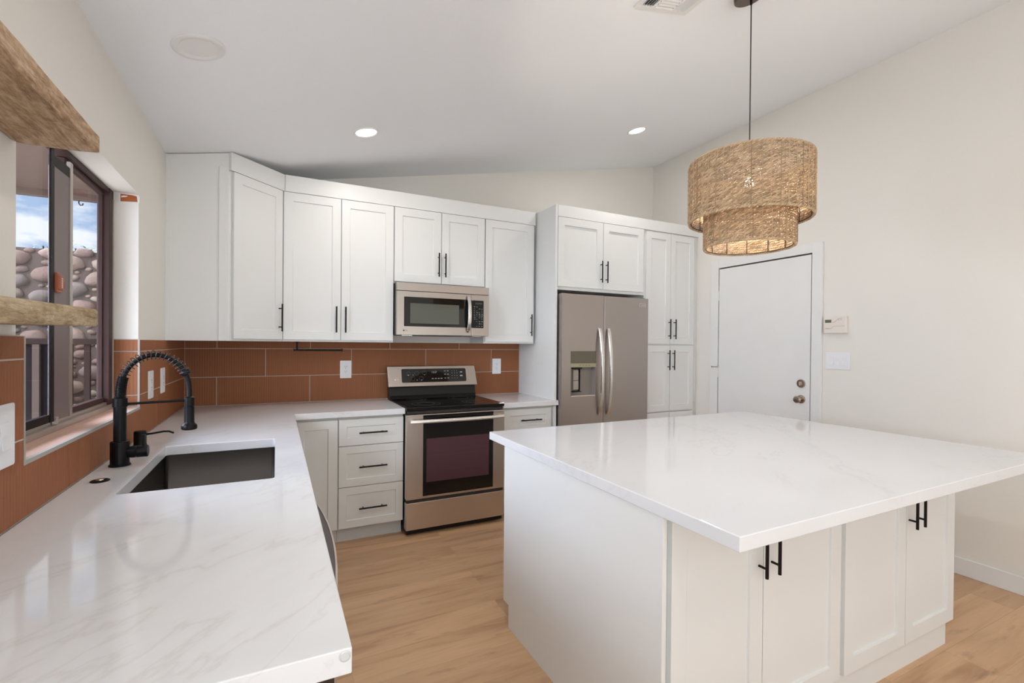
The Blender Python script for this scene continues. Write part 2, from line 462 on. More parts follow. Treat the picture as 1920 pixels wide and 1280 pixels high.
def text(name, body, size, O, A, Up, mat, parent, depth=0.0003, label=None):
    """lettering as a thin mesh; O = centre, A = reading direction, Up = up"""
    cu_ = bpy.data.curves.new(name, 'FONT'); cu_.body = body; cu_.size = size; cu_.extrude = depth
    cu_.align_x = 'CENTER'; cu_.align_y = 'CENTER'; cu_.resolution_u = 3
    tmp = bpy.data.objects.new('tmp', cu_); COL.objects.link(tmp)
    dg = bpy.context.evaluated_depsgraph_get()
    me = bpy.data.meshes.new_from_object(tmp.evaluated_get(dg))
    bpy.data.objects.remove(tmp)
    A = Vector(A).normalized(); Up = Vector(Up).normalized(); N = A.cross(Up)
    O = Vector(O) - parent.matrix_world.translation
    for v in me.vertices:
        c = v.co.copy(); v.co = O + A * c.x + Up * c.y + N * c.z
    me.materials.clear(); me.materials.append(MATS[mat])
    o = bpy.data.objects.new(name, me); COL.objects.link(o); o.parent = parent
    if label: o['label'] = label
    return o

def rrect(w, h, r, seg=5):
    pts = []
    for cx, cy, a0 in ((w - r, r, -90), (w - r, h - r, 0), (r, h - r, 90), (r, r, 180)):
        for i in range(seg + 1):
            a = math.radians(a0 + 90 * i / seg); pts.append((cx + r * math.cos(a), cy + r * math.sin(a)))
    return pts

XR = 4.324
def ceil_z(x): return 2.4825 + 0.20312 * x
YB = -8.0

# ------------------------------------------------------------------ shell
def struct(name, mb, mat, **kw): return obj(name, mb, mat, kind='structure', **kw)
struct('floor', MB().box(-0.0, XR, YB, 0.0, -0.06, 0), 'oak_planks')
# ceiling: sloping slab
struct('ceiling', MB().prism([(-0.35, ceil_z(-0.35)), (XR + 0.15, ceil_z(XR + 0.15)), (XR + 0.15, ceil_z(XR + 0.15) + 0.12), (-0.35, ceil_z(-0.35) + 0.12)],
                             lambda p, k: (p[0], (YB - 0.15, 0.15)[k], p[1])), 'ceiling_paint')
wall_back = struct('wall_back', MB().prism([(-0.006, -0.06), (XR, -0.06), (XR, ceil_z(XR)), (-0.006, ceil_z(-0.006))], lambda p, k: (p[0], (0.006, 0.15)[k], p[1])), 'wall_paint')
wall_right = struct('wall_right', MB().box(XR, XR + 0.15, YB, 0.15, -0.06, ceil_z(XR)), 'wall_paint')
# left wall with the window opening  (y -2.389..-1.213, z 1.055..2.07)
WX = -0.006; WY0, WY1, WZ0, WZ1 = -2.389, -1.213, 1.052, 2.07
LT = -0.147
lw = MB()
lw.box(LT, WX, YB, WY0, -0.06, 2.4813).box(LT, WX, WY1, 0.15, -0.06, 2.4813).box(LT, WX, WY0, WY1, -0.06, WZ0).box(LT, WX, WY0, WY1, WZ1, 2.4813)
wall_left = struct('wall_left', lw, 'wall_paint')
# solid rear wall behind the camera
rw = MB(); rw.prism([(0, 0), (XR, 0), (XR, ceil_z(XR)), (0, ceil_z(0))], lambda p, k: (p[0], (YB, YB - 0.15)[k], p[1]))
struct('wall_rear', rw, 'wall_paint')
# added door and window frames on solid walls, matching the fill lamps
def added_frame(name, axis, a0, a1, z0, z1, plane):
    t = thing(name, '', '', ((a0 + a1) / 2, plane, z0) if axis == 'x' else (plane, (a0 + a1) / 2, z0), kind='structure')
    f = MB(); w = 0.06
    def b(p0, p1, q0, q1, d0, d1):
        if axis == 'x': f.box(p0, p1, plane + d0, plane + d1, q0, q1)
        else: f.box(plane + d0, plane + d1, p0, p1, q0, q1)
    for x in (a0, (a0 + a1) / 2 - w / 2, a1 - w): b(x, x + w, z0, z1, 0.001, 0.035)
    b(a0 + w, (a0 + a1) / 2 - w / 2, z0, z0 + w, 0.001, 0.035); b((a0 + a1) / 2 + w / 2, a1 - w, z0, z0 + w, 0.001, 0.035)
    b(a0 + w, (a0 + a1) / 2 - w / 2, z1 - w, z1, 0.001, 0.035); b((a0 + a1) / 2 + w / 2, a1 - w, z1 - w, z1, 0.001, 0.035)
    obj('window_frame', f, 'trim_white', t)
added_frame('added_rear_door', 'x', 0.4, 3.8, 0.0, 2.4, YB)
added_frame('added_side_door', 'y', -7.3, -4.95, 0.0, 2.35, WX)
added_frame('added_near_window', 'y', -4.93, -4.07, 1.0, 2.2, WX)

# drywall corner of the window recess, painted: jamb and header are the wall itself
# exposed terracotta block at the top of the right jamb
pt = MB(); pt.prism([(-0.078, 2.022), (-0.004, 2.030), (-0.002, 2.060), (-0.012, 2.068), (-0.076, 2.069), (-0.080, 2.05)], lambda p, k: (p[0], WY1 - (0.0, 0.003)[k], p[1]))
obj('chipped_edge', pt, 'putty_white', wall_left, label='chipped white plaster edge')
pt = MB(); pt.prism([(-0.074, 2.028), (-0.010, 2.034), (-0.013, 2.060), (-0.030, 2.063), (-0.074, 2.064)], lambda p, k: (p[0], WY1 - (0.0, 0.004)[k], p[1]))
obj('exposed_block', pt, 'brick_orange', wall_left, label='bare orange block in chipped plaster')
pt = MB(); pt.prism([(-0.071, 2.047), (-0.052, 2.052), (-0.046, 2.057), (-0.060, 2.0565), (-0.070, 2.054)], lambda p, k: (p[0], WY1 - (0.0, 0.0048)[k], p[1]))
obj('plaster_fleck', pt, 'putty_white', wall_left)

# ------------------------------------------------------------------ tiles
G = 0.0022
def tiles(rows, axis, plane, depth):
    """rows: (z0, z1, [joints...]) ; each tile a bevelled slab proud of the grout"""
    t = MB()
    for z0, z1, js in rows:
        for a, b in zip(js[:-1], js[1:]):
            if b - a < 0.012: continue
            if axis == 'x': t.box(a + G, b - G, plane, plane + depth, z0 + G, z1 - G)
            else: t.box(plane - depth, plane, a + G, b - G, z0 + G, z1 - G)
    return t
Z0, Z1, Z2, Z3 = 0.9145, 1.1205, 1.3275, 1.384
XT = 2.660
rows = [(Z0, Z1, [0.0, 0.194, 0.816, 1.436, 2.056, XT]), (Z1, Z2, [0.0, 0.508, 1.127, 1.745, 2.369, XT]), (Z2, Z3, [0.0, 0.196, 0.819, 1.435, 2.052, XT])]
obj('grout', MB().box(0.0, XT + 0.0, 0.0015, 0.006, Z0, Z3), 'grout', wall_back)
obj('tile_backsplash', tiles(rows, 'x', 0.0, 0.004), 'tile_x', wall_back, bevel=0.0008, seg=1)
# left wall tiles, right of the window, below it, and left of it
YS = -3.26
rows = [(Z0, 1.056, [YS, -2.688, -2.067, -1.446, -0.826, 0.0]),
        (1.056, Z1, [-1.205, -0.826, 0.0]), (Z1, Z2, [-1.205, -1.165, -0.545, 0.0]), (Z2, Z3, [-1.205, -0.86, -0.24, 0.0]),
        (1.056, Z1, [YS, -2.688, -2.360]), (Z1, Z2, [YS, -3.025, -2.360]), (Z2, Z3 + 0.004, [YS, -2.72, -2.360])]
tm = MB()
for z0, z1, js in rows:
    for a, b in zip(js[:-1], js[1:]):
        if b - a < 0.012: continue
        zz0 = z0 if z0 != 1.056 else z0 - 2 * G      # tiles beside the window run on down: no joint there
        tm.box(-0.004, 0.0, a + G, b - G, zz0 + G, z1 - (G if z1 != 1.056 else 0))
gm = MB()
gm.box(-0.006, -0.0015, YS, 0.0, Z0, 1.058).box(-0.006, -0.0015, -1.205, 0, 1.058, Z3).box(-0.006, -0.0015, YS, -2.360, 1.058, Z3 + 0.004)
obj('grout', gm, 'grout', wall_left)
obj('tile_backsplash', tm, 'tile_y', wall_left, bevel=0.0008, seg=1)
# reveal tiles and sill
tj = MB()
for z0, z1 in ((1.068, Z1), (Z1, Z2), (Z2, Z3)):
    tj.box(-0.098, -0.004, -1.219, -1.2155, z0 + G, z1 - G)
obj('reveal_tile', tj, 'tile_x', wall_left, bevel=0.0008, seg=1)
obj('reveal_grout', MB().box(-0.1, -0.003, -1.2165, WY1, 1.062, Z3 + 0.002), 'edge_trim', wall_left)
obj('sill_tile', MB().box(-0.098, -0.010, -2.352, -1.219, 1.054, 1.0625), 'tile_sill_glare', wall_left, bevel=0.0008, seg=1)
et = MB()
et.box(-0.010, 0.0008, -2.362, -1.205, 1.052, 1.0635)
et.box(-0.008, 0.0012, -2.3625, -2.356, 1.0635, Z3 + 0.002)
et.box(-0.007, 0.0006, -1.2195, -1.2125, 1.0635, Z3)
obj('edge_trim', et, 'edge_trim', wall_left)

# ------------------------------------------------------------------ window
win = thing('window_1', '', '', (-0.12, -1.79, 1.06), kind='structure')
fm = MB()
Y0, Y1 = WY0, WY1
fm.box(-0.145, -0.10, Y1 - 0.057, Y1, 1.064, WZ1)          # right jamb
fm.box(-0.145, -0.10, Y0, Y0 + 0.05, 1.064, WZ1)
fm.box(-0.145, -0.102, Y0 + 0.05, Y1 - 0.057, WZ1 - 0.020, WZ1)
obj('window_frame', fm, 'window_bronze', win, bevel=0.002)
fm = MB(); fm.box(-0.145, -0.094, Y0, Y1, 1.0635, 1.085).box(-0.15, -0.108, Y0, Y1, 1.085, 1.098)
fm.box(-0.112, -0.096, Y1 - 0.012, Y1 - 0.006, 1.098, WZ1 - 0.04)
obj('track', fm, 'aluminium', win, bevel=0.001)
# fixed light on the right, sliding sash on the left
fs = thing('fixed_light', '', '', (-0.13, -1.45, 1.1)); fs.parent = win; fs.location = Vector((-0.13, -1.45, 1.1)) - win.location
del fs['label']; del fs['category']
bpy.context.view_layer.update()
sm_ = MB()
sm_.box(-0.142, -0.118, -1.72, -1.695, 1.098, WZ1 - 0.021)
sm_.box(-0.140, -0.124, -1.276, -1.2705, 1.098, WZ1 - 0.021)
sm_.box(-0.142, -0.118, -1.695, -1.276, 1.098, 1.120).box(-0.142, -0.118, -1.695, -1.276, WZ1 - 0.034, WZ1 - 0.021)
obj('sash_frame', sm_, 'window_bronze', fs, bevel=0.0015)
obj('pane', MB().box(-0.133, -0.128, -1.695, -1.276, 1.12, WZ1 - 0.034), 'pane_glass', fs)
ss = thing('sliding_sash', '', '', (-0.11, -2.1, 1.1)); ss.parent = win; ss.location = Vector((-0.11, -2.1, 1.1)) - win.location
del ss['label']; del ss['category']
bpy.context.view_layer.update()
obj('sash_frame', MB().box(-0.106, -0.100, -1.892, -1.862, 1.098, WZ1 - 0.021).box(-0.116, -0.102, -2.33, -1.892, 1.098, 1.125).box(-0.116, -0.102, -2.33, -1.892, WZ1 - 0.036, WZ1 - 0.021).box(-0.116, -0.102, -2.338, -2.30, 1.098, WZ1 - 0.021), 'window_dark', ss, bevel=0.0015)
obj('meeting_stile', MB().box(-0.117, -0.104, -1.861, -1.722, 1.098, 2.01), 'window_grey', ss, bevel=0.0015)
obj('stile_cap', MB().box(-0.1165, -0.1035, -1.861, -1.722, 1.975, 2.012), 'window_dark', ss)
obj('stile_edge', MB().box(-0.112, -0.101, -1.722, -1.697, 1.098, 2.034), 'aluminium', ss)
obj('pane', MB().box(-0.111, -0.107, -2.30, -1.888, 1.125, WZ1 - 0.036), 'pane_glass', ss)
lt = MB(); lt.box(-0.104, -0.088, -1.854, -1.818, 1.552, 1.602).box(-0.104, -0.094, -1.855, -1.816, 1.542, 1.556).box(-0.104, -0.094, -1.855, -1.817, 1.597, 1.611)
latch = obj('latch', lt, 'latch_orange', ss, bevel=0.003, label='orange latch')
obj('latch_lever', MB().tube([(-0.096, -1.817, 1.59), (-0.092, -1.810, 1.578), (-0.092, -1.809, 1.56), (-0.099, -1.813, 1.55)], 0.0025), 'latch_orange', latch, smooth=True)
lg = MB()
for i in range(6): lg.box(-0.0882, -0.0876, -1.839, -1.832, 1.560 + i * 0.006, 1.5635 + i * 0.006)
obj('latch_lettering', lg, 'plastic_white', latch)
obj('roller', MB().box(-0.106, -0.094, -1.862, -1.843, 1.086, 1.112), 'aluminium', win, bevel=0.001)

# ------------------------------------------------------------------ outside
sw = thing('stone_wall', 'tall wall of rounded river cobbles in mortar, outside the window', 'stone wall', (-1.5, 1.35, 0))
obj('mortar', MB().box(-4.5, 0.6, 1.2, 1.5, -0.05, 2.13), 'mortar', sw)
st = MB()
placed = []
ico = bmesh.new(); bmesh.ops.create_icosphere(ico, subdivisions=3, radius=1)
iv = [v.co.copy() for v in ico.verts]; ifc = [tuple(v.index for v in f.verts) for f in ico.faces]; ico.free()
ico = bmesh.new(); bmesh.ops.create_icosphere(ico, subdivisions=2, radius=1)
iv2 = [v.co.copy() for v in ico.verts]; ifc2 = [tuple(v.index for v in f.verts) for f in ico.faces]; ico.free()
def try_stone(x, z, a, b):
    for (px, pz, pa, pb) in placed:
        dx = (x - px) / (a + pa); dz = (z - pz) / (b + pb)
        if dx * dx + dz * dz < 0.92: return False
    placed.append((x, z, a, b)); return True
for a0, a1, n in ((0.085, 0.115, 900), (0.060, 0.085, 3000), (0.035, 0.055, 6000), (0.02, 0.03, 5000)):
    for _ in range(n):
        x = rnd.uniform(-2.6, 0.0); z = rnd.uniform(0.35, 2.12); a = rnd.uniform(a0, a1)
        try_stone(x, z, a, a * rnd.uniform(0.55, 0.8))
for x, z, a, b in placed:
    sd = rnd.uniform(0, 100); c, s_ = math.cos(rnd.uniform(-.3, .3)), 0
    th = rnd.uniform(-0.3, 0.3); c, s_ = math.cos(th), math.sin(th)
    V, F_ = (iv, ifc) if a > 0.05 else (iv2, ifc2)
    vs = []
    for v in V:
        q = v * (1 + 0.16 * noise.noise(v * 1.3 + Vector((sd, 0, 0))) + 0.05 * noise.noise(v * 4 + Vector((0, sd, 0))))
        lx = q.x * a * 0.93; lz = q.z * b * 0.93
        vs.append((x + lx * c - lz * s_, 1.2 + q.y * min(0.045, b * 0.7), z + lx * s_ + lz * c))
    st.add(vs, F_)
obj('cobbles', st, 'cobbles', sw, smooth=True, ang=80)
obj('patio_ground', MB().box(-6, -0.2, -6, 1.2, -0.12, -0.02).box(-6, -0.6, 0.95, 1.2, -0.02, 0.84), 'patio_concrete', kind='structure')
pr_ = thing('patio_roof', 'flat brown patio roof with fascia, outside above the window', 'patio roof', (-1.6, -2.5, 2.36))
obj('soffit', MB().box(-1.15, -0.21, -4.4, 0.28, 2.40, 2.44), 'soffit_stucco', pr_)
obj('fascia', MB().box(-1.15, -0.21, 0.28, 0.33, 2.355, 2.56), 'soffit_stucco', pr_, bevel=0.003)
obj('joist', MB().box(-1.12, -1.04, -4.4, 0.28, 2.375, 2.40), 'soffit_stucco', pr_)
obj('soffit_light', MB().lathe([(0.0, 0), (0.05, 0), (0.05, 0.01), (0.0, 0.01)], (-0.50, -0.45, 2.388)), 'window_dark', pr_, smooth=True)
obj('hook', MB().tube([(-0.66, 0.3, 2.37), (-0.66, 0.3, 2.335), (-0.652, 0.3, 2.322), (-0.64, 0.3, 2.325), (-0.637, 0.3, 2.338)], 0.004), 'window_dark', pr_)
fe = thing('patio_fence', 'dark brown patio fence with top rail, seen through the window', 'fence', (-1.2, 0.8, 0))
obj('top_rail', MB().box(-3.0, -0.25, 0.77, 0.83, 1.345, 1.392), 'fence_brown', fe, bevel=0.003)
for x in (-0.749, -0.39): obj('post', MB().box(x - 0.018, x + 0.018, 0.785, 0.815, -0.02, 1.345), 'fence_brown', fe)
for x in (-1.04, -1.45, -2.0, -2.5): obj('post', MB().box(x - 0.02, x + 0.02, 0.76, 0.79, -0.02, 1.345), 'fence_tan', fe, label='lighter tan post')
obj('shade_panel', MB().box(-3.0, -0.838, 0.80, 0.815, -0.02, 1.345), 'shade_dark', fe)  # dark sheet in place of the shaded patio and stones below the rail
pb = MB()
for i in range(60):
    cx = -1.05 + rnd.gauss(0, 0.16); cz = 2.17 + abs(rnd.gauss(0, 0.035)) - 0.25 * abs(cx + 1.05) * 0.3; cy = 1.58 + rnd.gauss(0, 0.05)
    a = rnd.uniform(-1, 1); L = rnd.uniform(0.03, 0.055); d = Vector((math.cos(a), rnd.uniform(-.4, .4), math.sin(a) * 0.7)).normalized(); w = d.orthogonal().normalized() * L * 0.22
    p = Vector((cx, cy, cz)); k = w.cross(d).normalized() * 0.001
    pb.add([p, p + d * L * .5 + w, p + d * L, p + d * L * .5 - w, p + k, p + d * L * .5 + w + k, p + d * L + k, p + d * L * .5 - w + k], [(0, 1, 2, 3), (7, 6, 5, 4), (0, 4, 5, 1), (1, 5, 6, 2), (2, 6, 7, 3), (3, 7, 4, 0)])
sh = thing('shrub', 'green shrub tips showing just above the cobble wall', 'shrub', (-1.05, 1.58, 0))
obj('foliage', pb, 'leaf_green', sh)
tw = MB()
for i in range(5): tw.tube([(-1.05 + i * 0.02, 1.58, -0.02), (-1.05 + (i - 2) * 0.05, 1.58, 1.2), (-1.05 + (i - 2) * 0.11, 1.58, 2.21)], 0.006, 6)
obj('stem', tw, 'fence_brown', sh)

# ------------------------------------------------------------------ cabinet parts
def bar_pull(c, along, out, parent, L=0.19, off=0.03, r=0.0055, post=0.064, label='black bar handle'):
    """c: centre on the door face"""
    c = Vector(c); a = Vector(along).normalized(); n = Vector(out).normalized()
    m = MB(); m.cyl(c + n * off - a * L / 2, c + n * off + a * L / 2, r, seg=14)
    for s_ in (-1, 1): m.cyl(c + a * s_ * post, c + a * s_ * post + n * off, 0.0042, seg=10)
    return obj('handle', m, 'handle_black', parent, smooth=True, label=label)

def front(name, parent, x0, x1, z0, z1, yb, t=0.02, fr=0.055, mat='cabinet_white', rec=0.008):
    return obj(name, MB().panel((x0, yb, z0), (1, 0, 0), (0, -1, 0), x1 - x0, z1 - z0, t, fr, rec), mat, parent, bevel=0.0012)

UZ0, DZT = 1.383, 2.433
YU = -0.315
# --- corner wall cabinet
cc = thing('corner_wall_cabinet', 'white diagonal corner wall cabinet next to the window wall', 'cabinet', (0.3, -0.3, UZ0))
foot = [(0.0, -0.004), (0.614, -0.004), (0.614, -0.315), (0.312, -0.612), (0.0, -0.612)]
def cctop(p): return min(ceil_z(p[0]) - 0.004, 2.545)
m = MB(); vs = [(p[0] + 0.001, p[1], UZ0) for p in foot] + [(p[0] + 0.001, p[1], cctop(p)) for p in foot]
m.add(vs, [(4, 3, 2, 1, 0), (5, 6, 7, 8, 9)] + [(i, (i + 1) % 5, 5 + (i + 1) % 5, 5 + i) for i in range(5)])
obj('body', m, 'cabinet_white', cc)
# side skin with scribe strip at the wall, and the stile at the front
m = MB(); m.box(0.0012, 0.020, -0.616, -0.612, UZ0, 2.475).box(0.262, 0.301, -0.618, -0.612, UZ0, 2.452)
obj('side_stile', m, 'cabinet_white', cc, bevel=0.001)
obj('scribe_strip', MB().box(-0.0055, 0.011, -0.6185, -0.6165, UZ0, 2.478), 'cabinet_white', cc)
A = Vector((0.302, 0.297, 0)).normalized(); N = Vector((A.y, -A.x, 0))
P0 = Vector((0.312, -0.612, UZ0 + 0.014)) + N * 0.0005 + A * 0.022
LD = 0.4235 - 0.022 - 0.016
door = obj('door', MB().panel(P0, A, N, LD, DZT - UZ0 - 0.014, 0.02, 0.06, 0.008), 'cabinet_white', cc, bevel=0.0012)
bar_pull(P0 + A * (LD - 0.03) + N * 0.02 + Vector((0, 0, 0.15)), (0, 0, 1), N, door)
# --- double door wall cabinet
w1 = thing('double_wall_cabinet', 'white two-door wall cabinet between the corner cabinet and the microwave', 'cabinet', (1.0, -0.16, UZ0))
obj('body', MB().box(0.616, 1.3905, -0.004, YU, UZ0, 2.4345), 'cabinet_white', w1, bevel=0.001)
d = front('door', w1, 0.622, 1.0025, UZ0 + 0.014, DZT, YU - 0.0004, fr=0.06); bar_pull((0.972, YU - 0.02, 1.547), (0, 0, 1), (0, -1, 0), d)
d = front('door', w1, 1.0065, 1.387, UZ0 + 0.014, DZT, YU - 0.0004, fr=0.06); bar_pull((1.036, YU - 0.02, 1.547), (0, 0, 1), (0, -1, 0), d)
# --- over-microwave cabinet
w2 = thing('short_wall_cabinet', 'short white two-door wall cabinet directly above the microwave', 'cabinet', (1.77, -0.16, 1.845))
obj('body', MB().box(1.392, 2.1535, -0.004, YU, 1.845, 2.4345), 'cabinet_white', w2, bevel=0.001)
d = front('door', w2, 1.395, 1.770, 1.859, DZT, YU - 0.0004, fr=0.062); bar_pull((1.745, YU - 0.02, 2.008), (0, 0, 1), (0, -1, 0), d)
d = front('door', w2, 1.774, 2.150, 1.859, DZT, YU - 0.0004, fr=0.062); bar_pull((1.800, YU - 0.02, 2.008), (0, 0, 1), (0, -1, 0), d)
# --- single wall cabinet right of the microwave
w3 = thing('narrow_wall_cabinet', 'narrow white single-door wall cabinet right of the microwave', 'cabinet', (2.4, -0.16, UZ0))
obj('body', MB().box(2.155, 2.640, -0.004, YU, UZ0, 2.4345), 'cabinet_white', w3, bevel=0.001)
d = front('door', w3, 2.160, 2.622, UZ0 + 0.014, DZT, YU - 0.0004, fr=0.062); bar_pull((2.596, YU - 0.02, 1.547), (0, 0, 1), (0, -1, 0), d)
# --- fascia over the wall cabinets
m = MB(); m.box(0.632, 2.640, YU - 0.0215, YU - 0.0005, DZT + 0.003, 2.5515)
fb = thing('cabinet_fascia', 'long white fascia board above the wall cabinets left of the fridge', 'fascia board', (1.6, -0.33, 2.44))
obj('board', m, 'cabinet_white', fb, bevel=0.001)
m = MB()
q0 = Vector((0.312, -0.612, 0)) + N * 0.0008; q1 = Vector((0.614, -0.315, 0)) + N * 0.0008
pts = [q0 - A * 0.0, q1 + A * 0.012, q1 + N * 0.0205 + A * 0.006, q0 + N * 0.0205 + A * 0.0]
vs = [(p.x, p.y, DZT + 0.003) for p in pts] + [(p.x, p.y, min(2.5515, ceil_z(p.x) - 0.003)) for p in pts]
m.add(vs, [(3, 2, 1, 0), (4, 5, 6, 7)] + [(i, (i + 1) % 4, 4 + (i + 1) % 4, 4 + i) for i in range(4)])
obj('fascia', m, 'cabinet_white', cc)
# --- fridge surround
YF = -0.62
tp = tag(obj('tall_end_panel', MB().box(2.6605, 2.684, -0.002, -0.64, 0.0, 2.551), 'cabinet_white', bevel=0.001, loc=(2.672, -0.32, 0)), 'full-height white end panel between short counter and refrigerator', 'panel')
f1 = thing('refrigerator_top_cabinet', 'white two-door cabinet above the refrigerator', 'cabinet', (3.15, -0.31, 1.843))
obj('body', MB().box(2.6855, 3.640, -0.002, YF, 1.843, 2.4535), 'cabinet_white', f1, bevel=0.001)
d = front('door', f1, 2.688, 3.1535, 1.869, 2.452, YF - 0.0004, fr=0.065, rec=0.011); bar_pull((3.128, YF - 0.02, 2.018), (0, 0, 1), (0, -1, 0), d)
d = front('door', f1, 3.1575, 3.620, 1.869, 2.452, YF - 0.0004, fr=0.065, rec=0.011); bar_pull((3.186, YF - 0.02, 2.018), (0, 0, 1), (0, -1, 0), d)
pn = thing('pantry_cabinet', 'tall white four-door pantry cabinet between refrigerator and right wall', 'cabinet', (3.97, -0.31, 0))
obj('body', MB().box(3.6415, 4.290, -0.002, YF, 0.0, 2.4535), 'cabinet_white', pn, bevel=0.001)
obj('filler_strip', MB().box(4.2905, XR - 0.001, -0.56, YF - 0.002, 0.0, 2.4535), 'cabinet_white', pn, bevel=0.001)
for (a, b, z0, z1, hx, hz) in ((3.655, 3.955, 1.392, 2.442, 3.935, 1.535), (3.959, 4.268, 1.392, 2.442, 4.003, 1.535),
                               (3.655, 3.955, 0.752, 1.378, 3.928, 1.240), (3.959, 4.268, 0.752, 1.378, 3.990, 1.240)):
    d = front('door', pn, a, b, z0, z1, YF - 0.0004, fr=0.06, rec=0.010); bar_pull((hx, YF - 0.02, hz), (0, 0, 1), (0, -1, 0), d)
for (a, b) in ((3.655, 3.955), (3.959, 4.268)):
    front('lower_front', pn, a, b, 0.11, 0.742, YF - 0.0004, fr=0.06, rec=0.010)
tag(obj('cabinet_fascia', MB().box(2.6855, XR - 0.001, YF - 0.021, YF - 0.0005, 2.455, 2.551), 'cabinet_white', bevel=0.001, loc=(3.5, YF, 2.455)),
    'white fascia board above the refrigerator cabinet and pantry', 'fascia board')

# --- base cabinets, back wall
YBC = -0.61
CT = 0.914; CTH = 0.040; CB = CT - CTH
def base(name, label, x0, x1, toe=True, loc=None):
    t = thing(name, label, 'cabinet', ((x0 + x1) / 2, -0.3, 0))
    obj('body', MB().box(x0, x1, -0.002, YBC, 0.10, CB - 0.0005), 'cabinet_base_white', t, bevel=0.001)
    obj('toe_kick', MB().box(x0, x1, -0.002, -0.57, 0.0, 0.0995), 'toe_kick_grey', t)
    return t
b1 = base('corner_base_cabinet', 'white corner base cabinet with a flat door, left of the three drawers', 0.68, 0.958)
front('door', b1, 0.686, 0.956, 0.107, 0.853, YBC - 0.0004, mat='cabinet_base_white', fr=0.06)
b2 = base('drawer_base_cabinet', 'white three-drawer base cabinet left of the range', 0.9595, 1.403)
for z0, z1, hz in ((0.672, 0.853, 0.759), (0.390, 0.668, 0.524), (0.107, 0.386, 0.238)):
    d = front('drawer', b2, 0.963, 1.401, z0, z1, YBC - 0.0004, mat='cabinet_base_white', fr=0.052)
    bar_pull((1.188, YBC - 0.02, hz), (1, 0, 0), (0, -1, 0), d)
b3 = base('small_base_cabinet', 'white base cabinet with a top drawer between range and refrigerator', 2.186, 2.6595)
for z0, z1, hz in ((0.672, 0.853, 0.764), (0.390, 0.668, 0.53), (0.107, 0.386, 0.24)):
    d = front('drawer', b3, 2.205, 2.642, z0, z1, YBC - 0.0004, mat='cabinet_base_white', fr=0.052)
    bar_pull((2.440, YBC - 0.02, hz), (1, 0, 0), (0, -1, 0), d)
# --- base run under the window: open carcasses, with the sink hanging inside
def leftrun(name, label, y0, y1, doors):
    t = thing(name, label, 'cabinet', (0.3, (y0 + y1) / 2, 0))
    m = MB(); m.box(0.0, 0.60, y0, y0 + 0.018, 0.0, CB - 0.001).box(0.0, 0.60, y1 - 0.018, y1, 0.0, CB - 0.001).box(0.0, 0.60, y0 + 0.018, y1 - 0.018, 0.10, 0.118).box(0.0, 0.012, y0 + 0.018, y1 - 0.018, 0.118, CB - 0.02)
    obj('body', m, 'cabinet_base_white', t)
    k = len(doors)
    for a, b in doors:
        d = obj('door', MB().panel((0.6005, a + 0.002, 0.107), (0, 1, 0), (1, 0, 0), b - a - 0.004, 0.746, 0.02, 0.055), 'cabinet_base_white', t, bevel=0.0012)
        bar_pull((0.6205, (b if a == y0 else a) + (-0.03 if a == y0 else 0.03), 0.72), (0, 0, 1), (1, 0, 0), d)
    return t
leftrun('sink_base_cabinet', 'white base cabinet under the sink', -2.31, -1.36, [(-2.31, -1.835), (-1.835, -1.36)])
ec = leftrun('end_base_cabinet', 'white base cabinet carrying the near end of the sink counter', -3.17, -2.945, [(-3.17, -2.945)])
obj('end_panel', MB().box(0.0, 0.634, -3.190, -3.1705, 0.0, CB - 0.001), 'cabinet_base_white', ec)
# dishwasher
dwm = thing('dishwasher', 'dark dishwasher with bowed front peeking past the sink counter edge', 'dishwasher', (0.3, -2.63, 0))
obj('tub', MB().box(0.02, 0.60, -2.94, -2.315, 0.02, CB - 0.004), 'dw_dark', dwm)
def dwx(y): t_ = (y + 2.63) / 0.33; return 0.699 + 0.024 * (1 - t_ * t_)
n = 24; ys = [-2.94 + 0.62 * i / n for i in range(n + 1)]
m = MB(); m.prism([(0.602, -2.94)] + [(dwx(y) - 0.005, y) for y in ys] + [(0.602, -2.32)], lambda p, k: (p[0], p[1], (0.12, 0.848)[k]))
obj('door', m, 'dw_dark', dwm, smooth=True)
m = MB(); m.prism([(dwx(y), y) for y in ys] + [(dwx(y) - 0.0045, y) for y in reversed(ys)], lambda p, k: (p[0], p[1], (0.12, 0.85)[k]))
obj('front_skin', m, 'dw_edge', dwm, smooth=True, label='pale steel front edge')

# --- counters
def slab_with_hole(outer, hole, z0, z1):
    """outer polygon CCW (x,y); hole = (x0,x1,y0,y1)"""
    bm = bmesh.new()
    ov = [bm.verts.new((x, y, z1)) for x, y in outer]
    x0, x1, y0, y1 = hole; r = 0.012
    hp = []
    for cx, cy, a0 in ((x1 - r, y0 + r, -90), (x1 - r, y1 - r, 0), (x0 + r, y1 - r, 90), (x0 + r, y0 + r, 180)):
        for i in range(5):
            a = math.radians(a0 + 90 * i / 4); hp.append((cx + r * math.cos(a), cy + r * math.sin(a)))
    hv = [bm.verts.new((x, y, z1)) for x, y in hp]
    es = [bm.edges.new((l[i], l[(i + 1) % len(l)])) for l in (ov, hv) for i in range(len(l))]
    bmesh.ops.triangle_fill(bm, use_beauty=True, edges=es)
    ext = bmesh.ops.extrude_face_region(bm, geom=bm.faces[:])
    for g in ext['geom']:
        if isinstance(g, bmesh.types.BMVert): g.co.z = z0
    bmesh.ops.recalc_face_normals(bm, faces=bm.faces)
    bm.verts.index_update()
    mb = MB(); mb.add([v.co.copy() for v in bm.verts], [tuple(v.index for v in f.verts) for f in bm.faces]); bm.free()
    return mb
CW, CY = 0.688, -0.668
ctl = thing('sink_countertop', 'L-shaped white veined quartz countertop with the sink cut-out', 'countertop', (0.3, -1.6, CB))
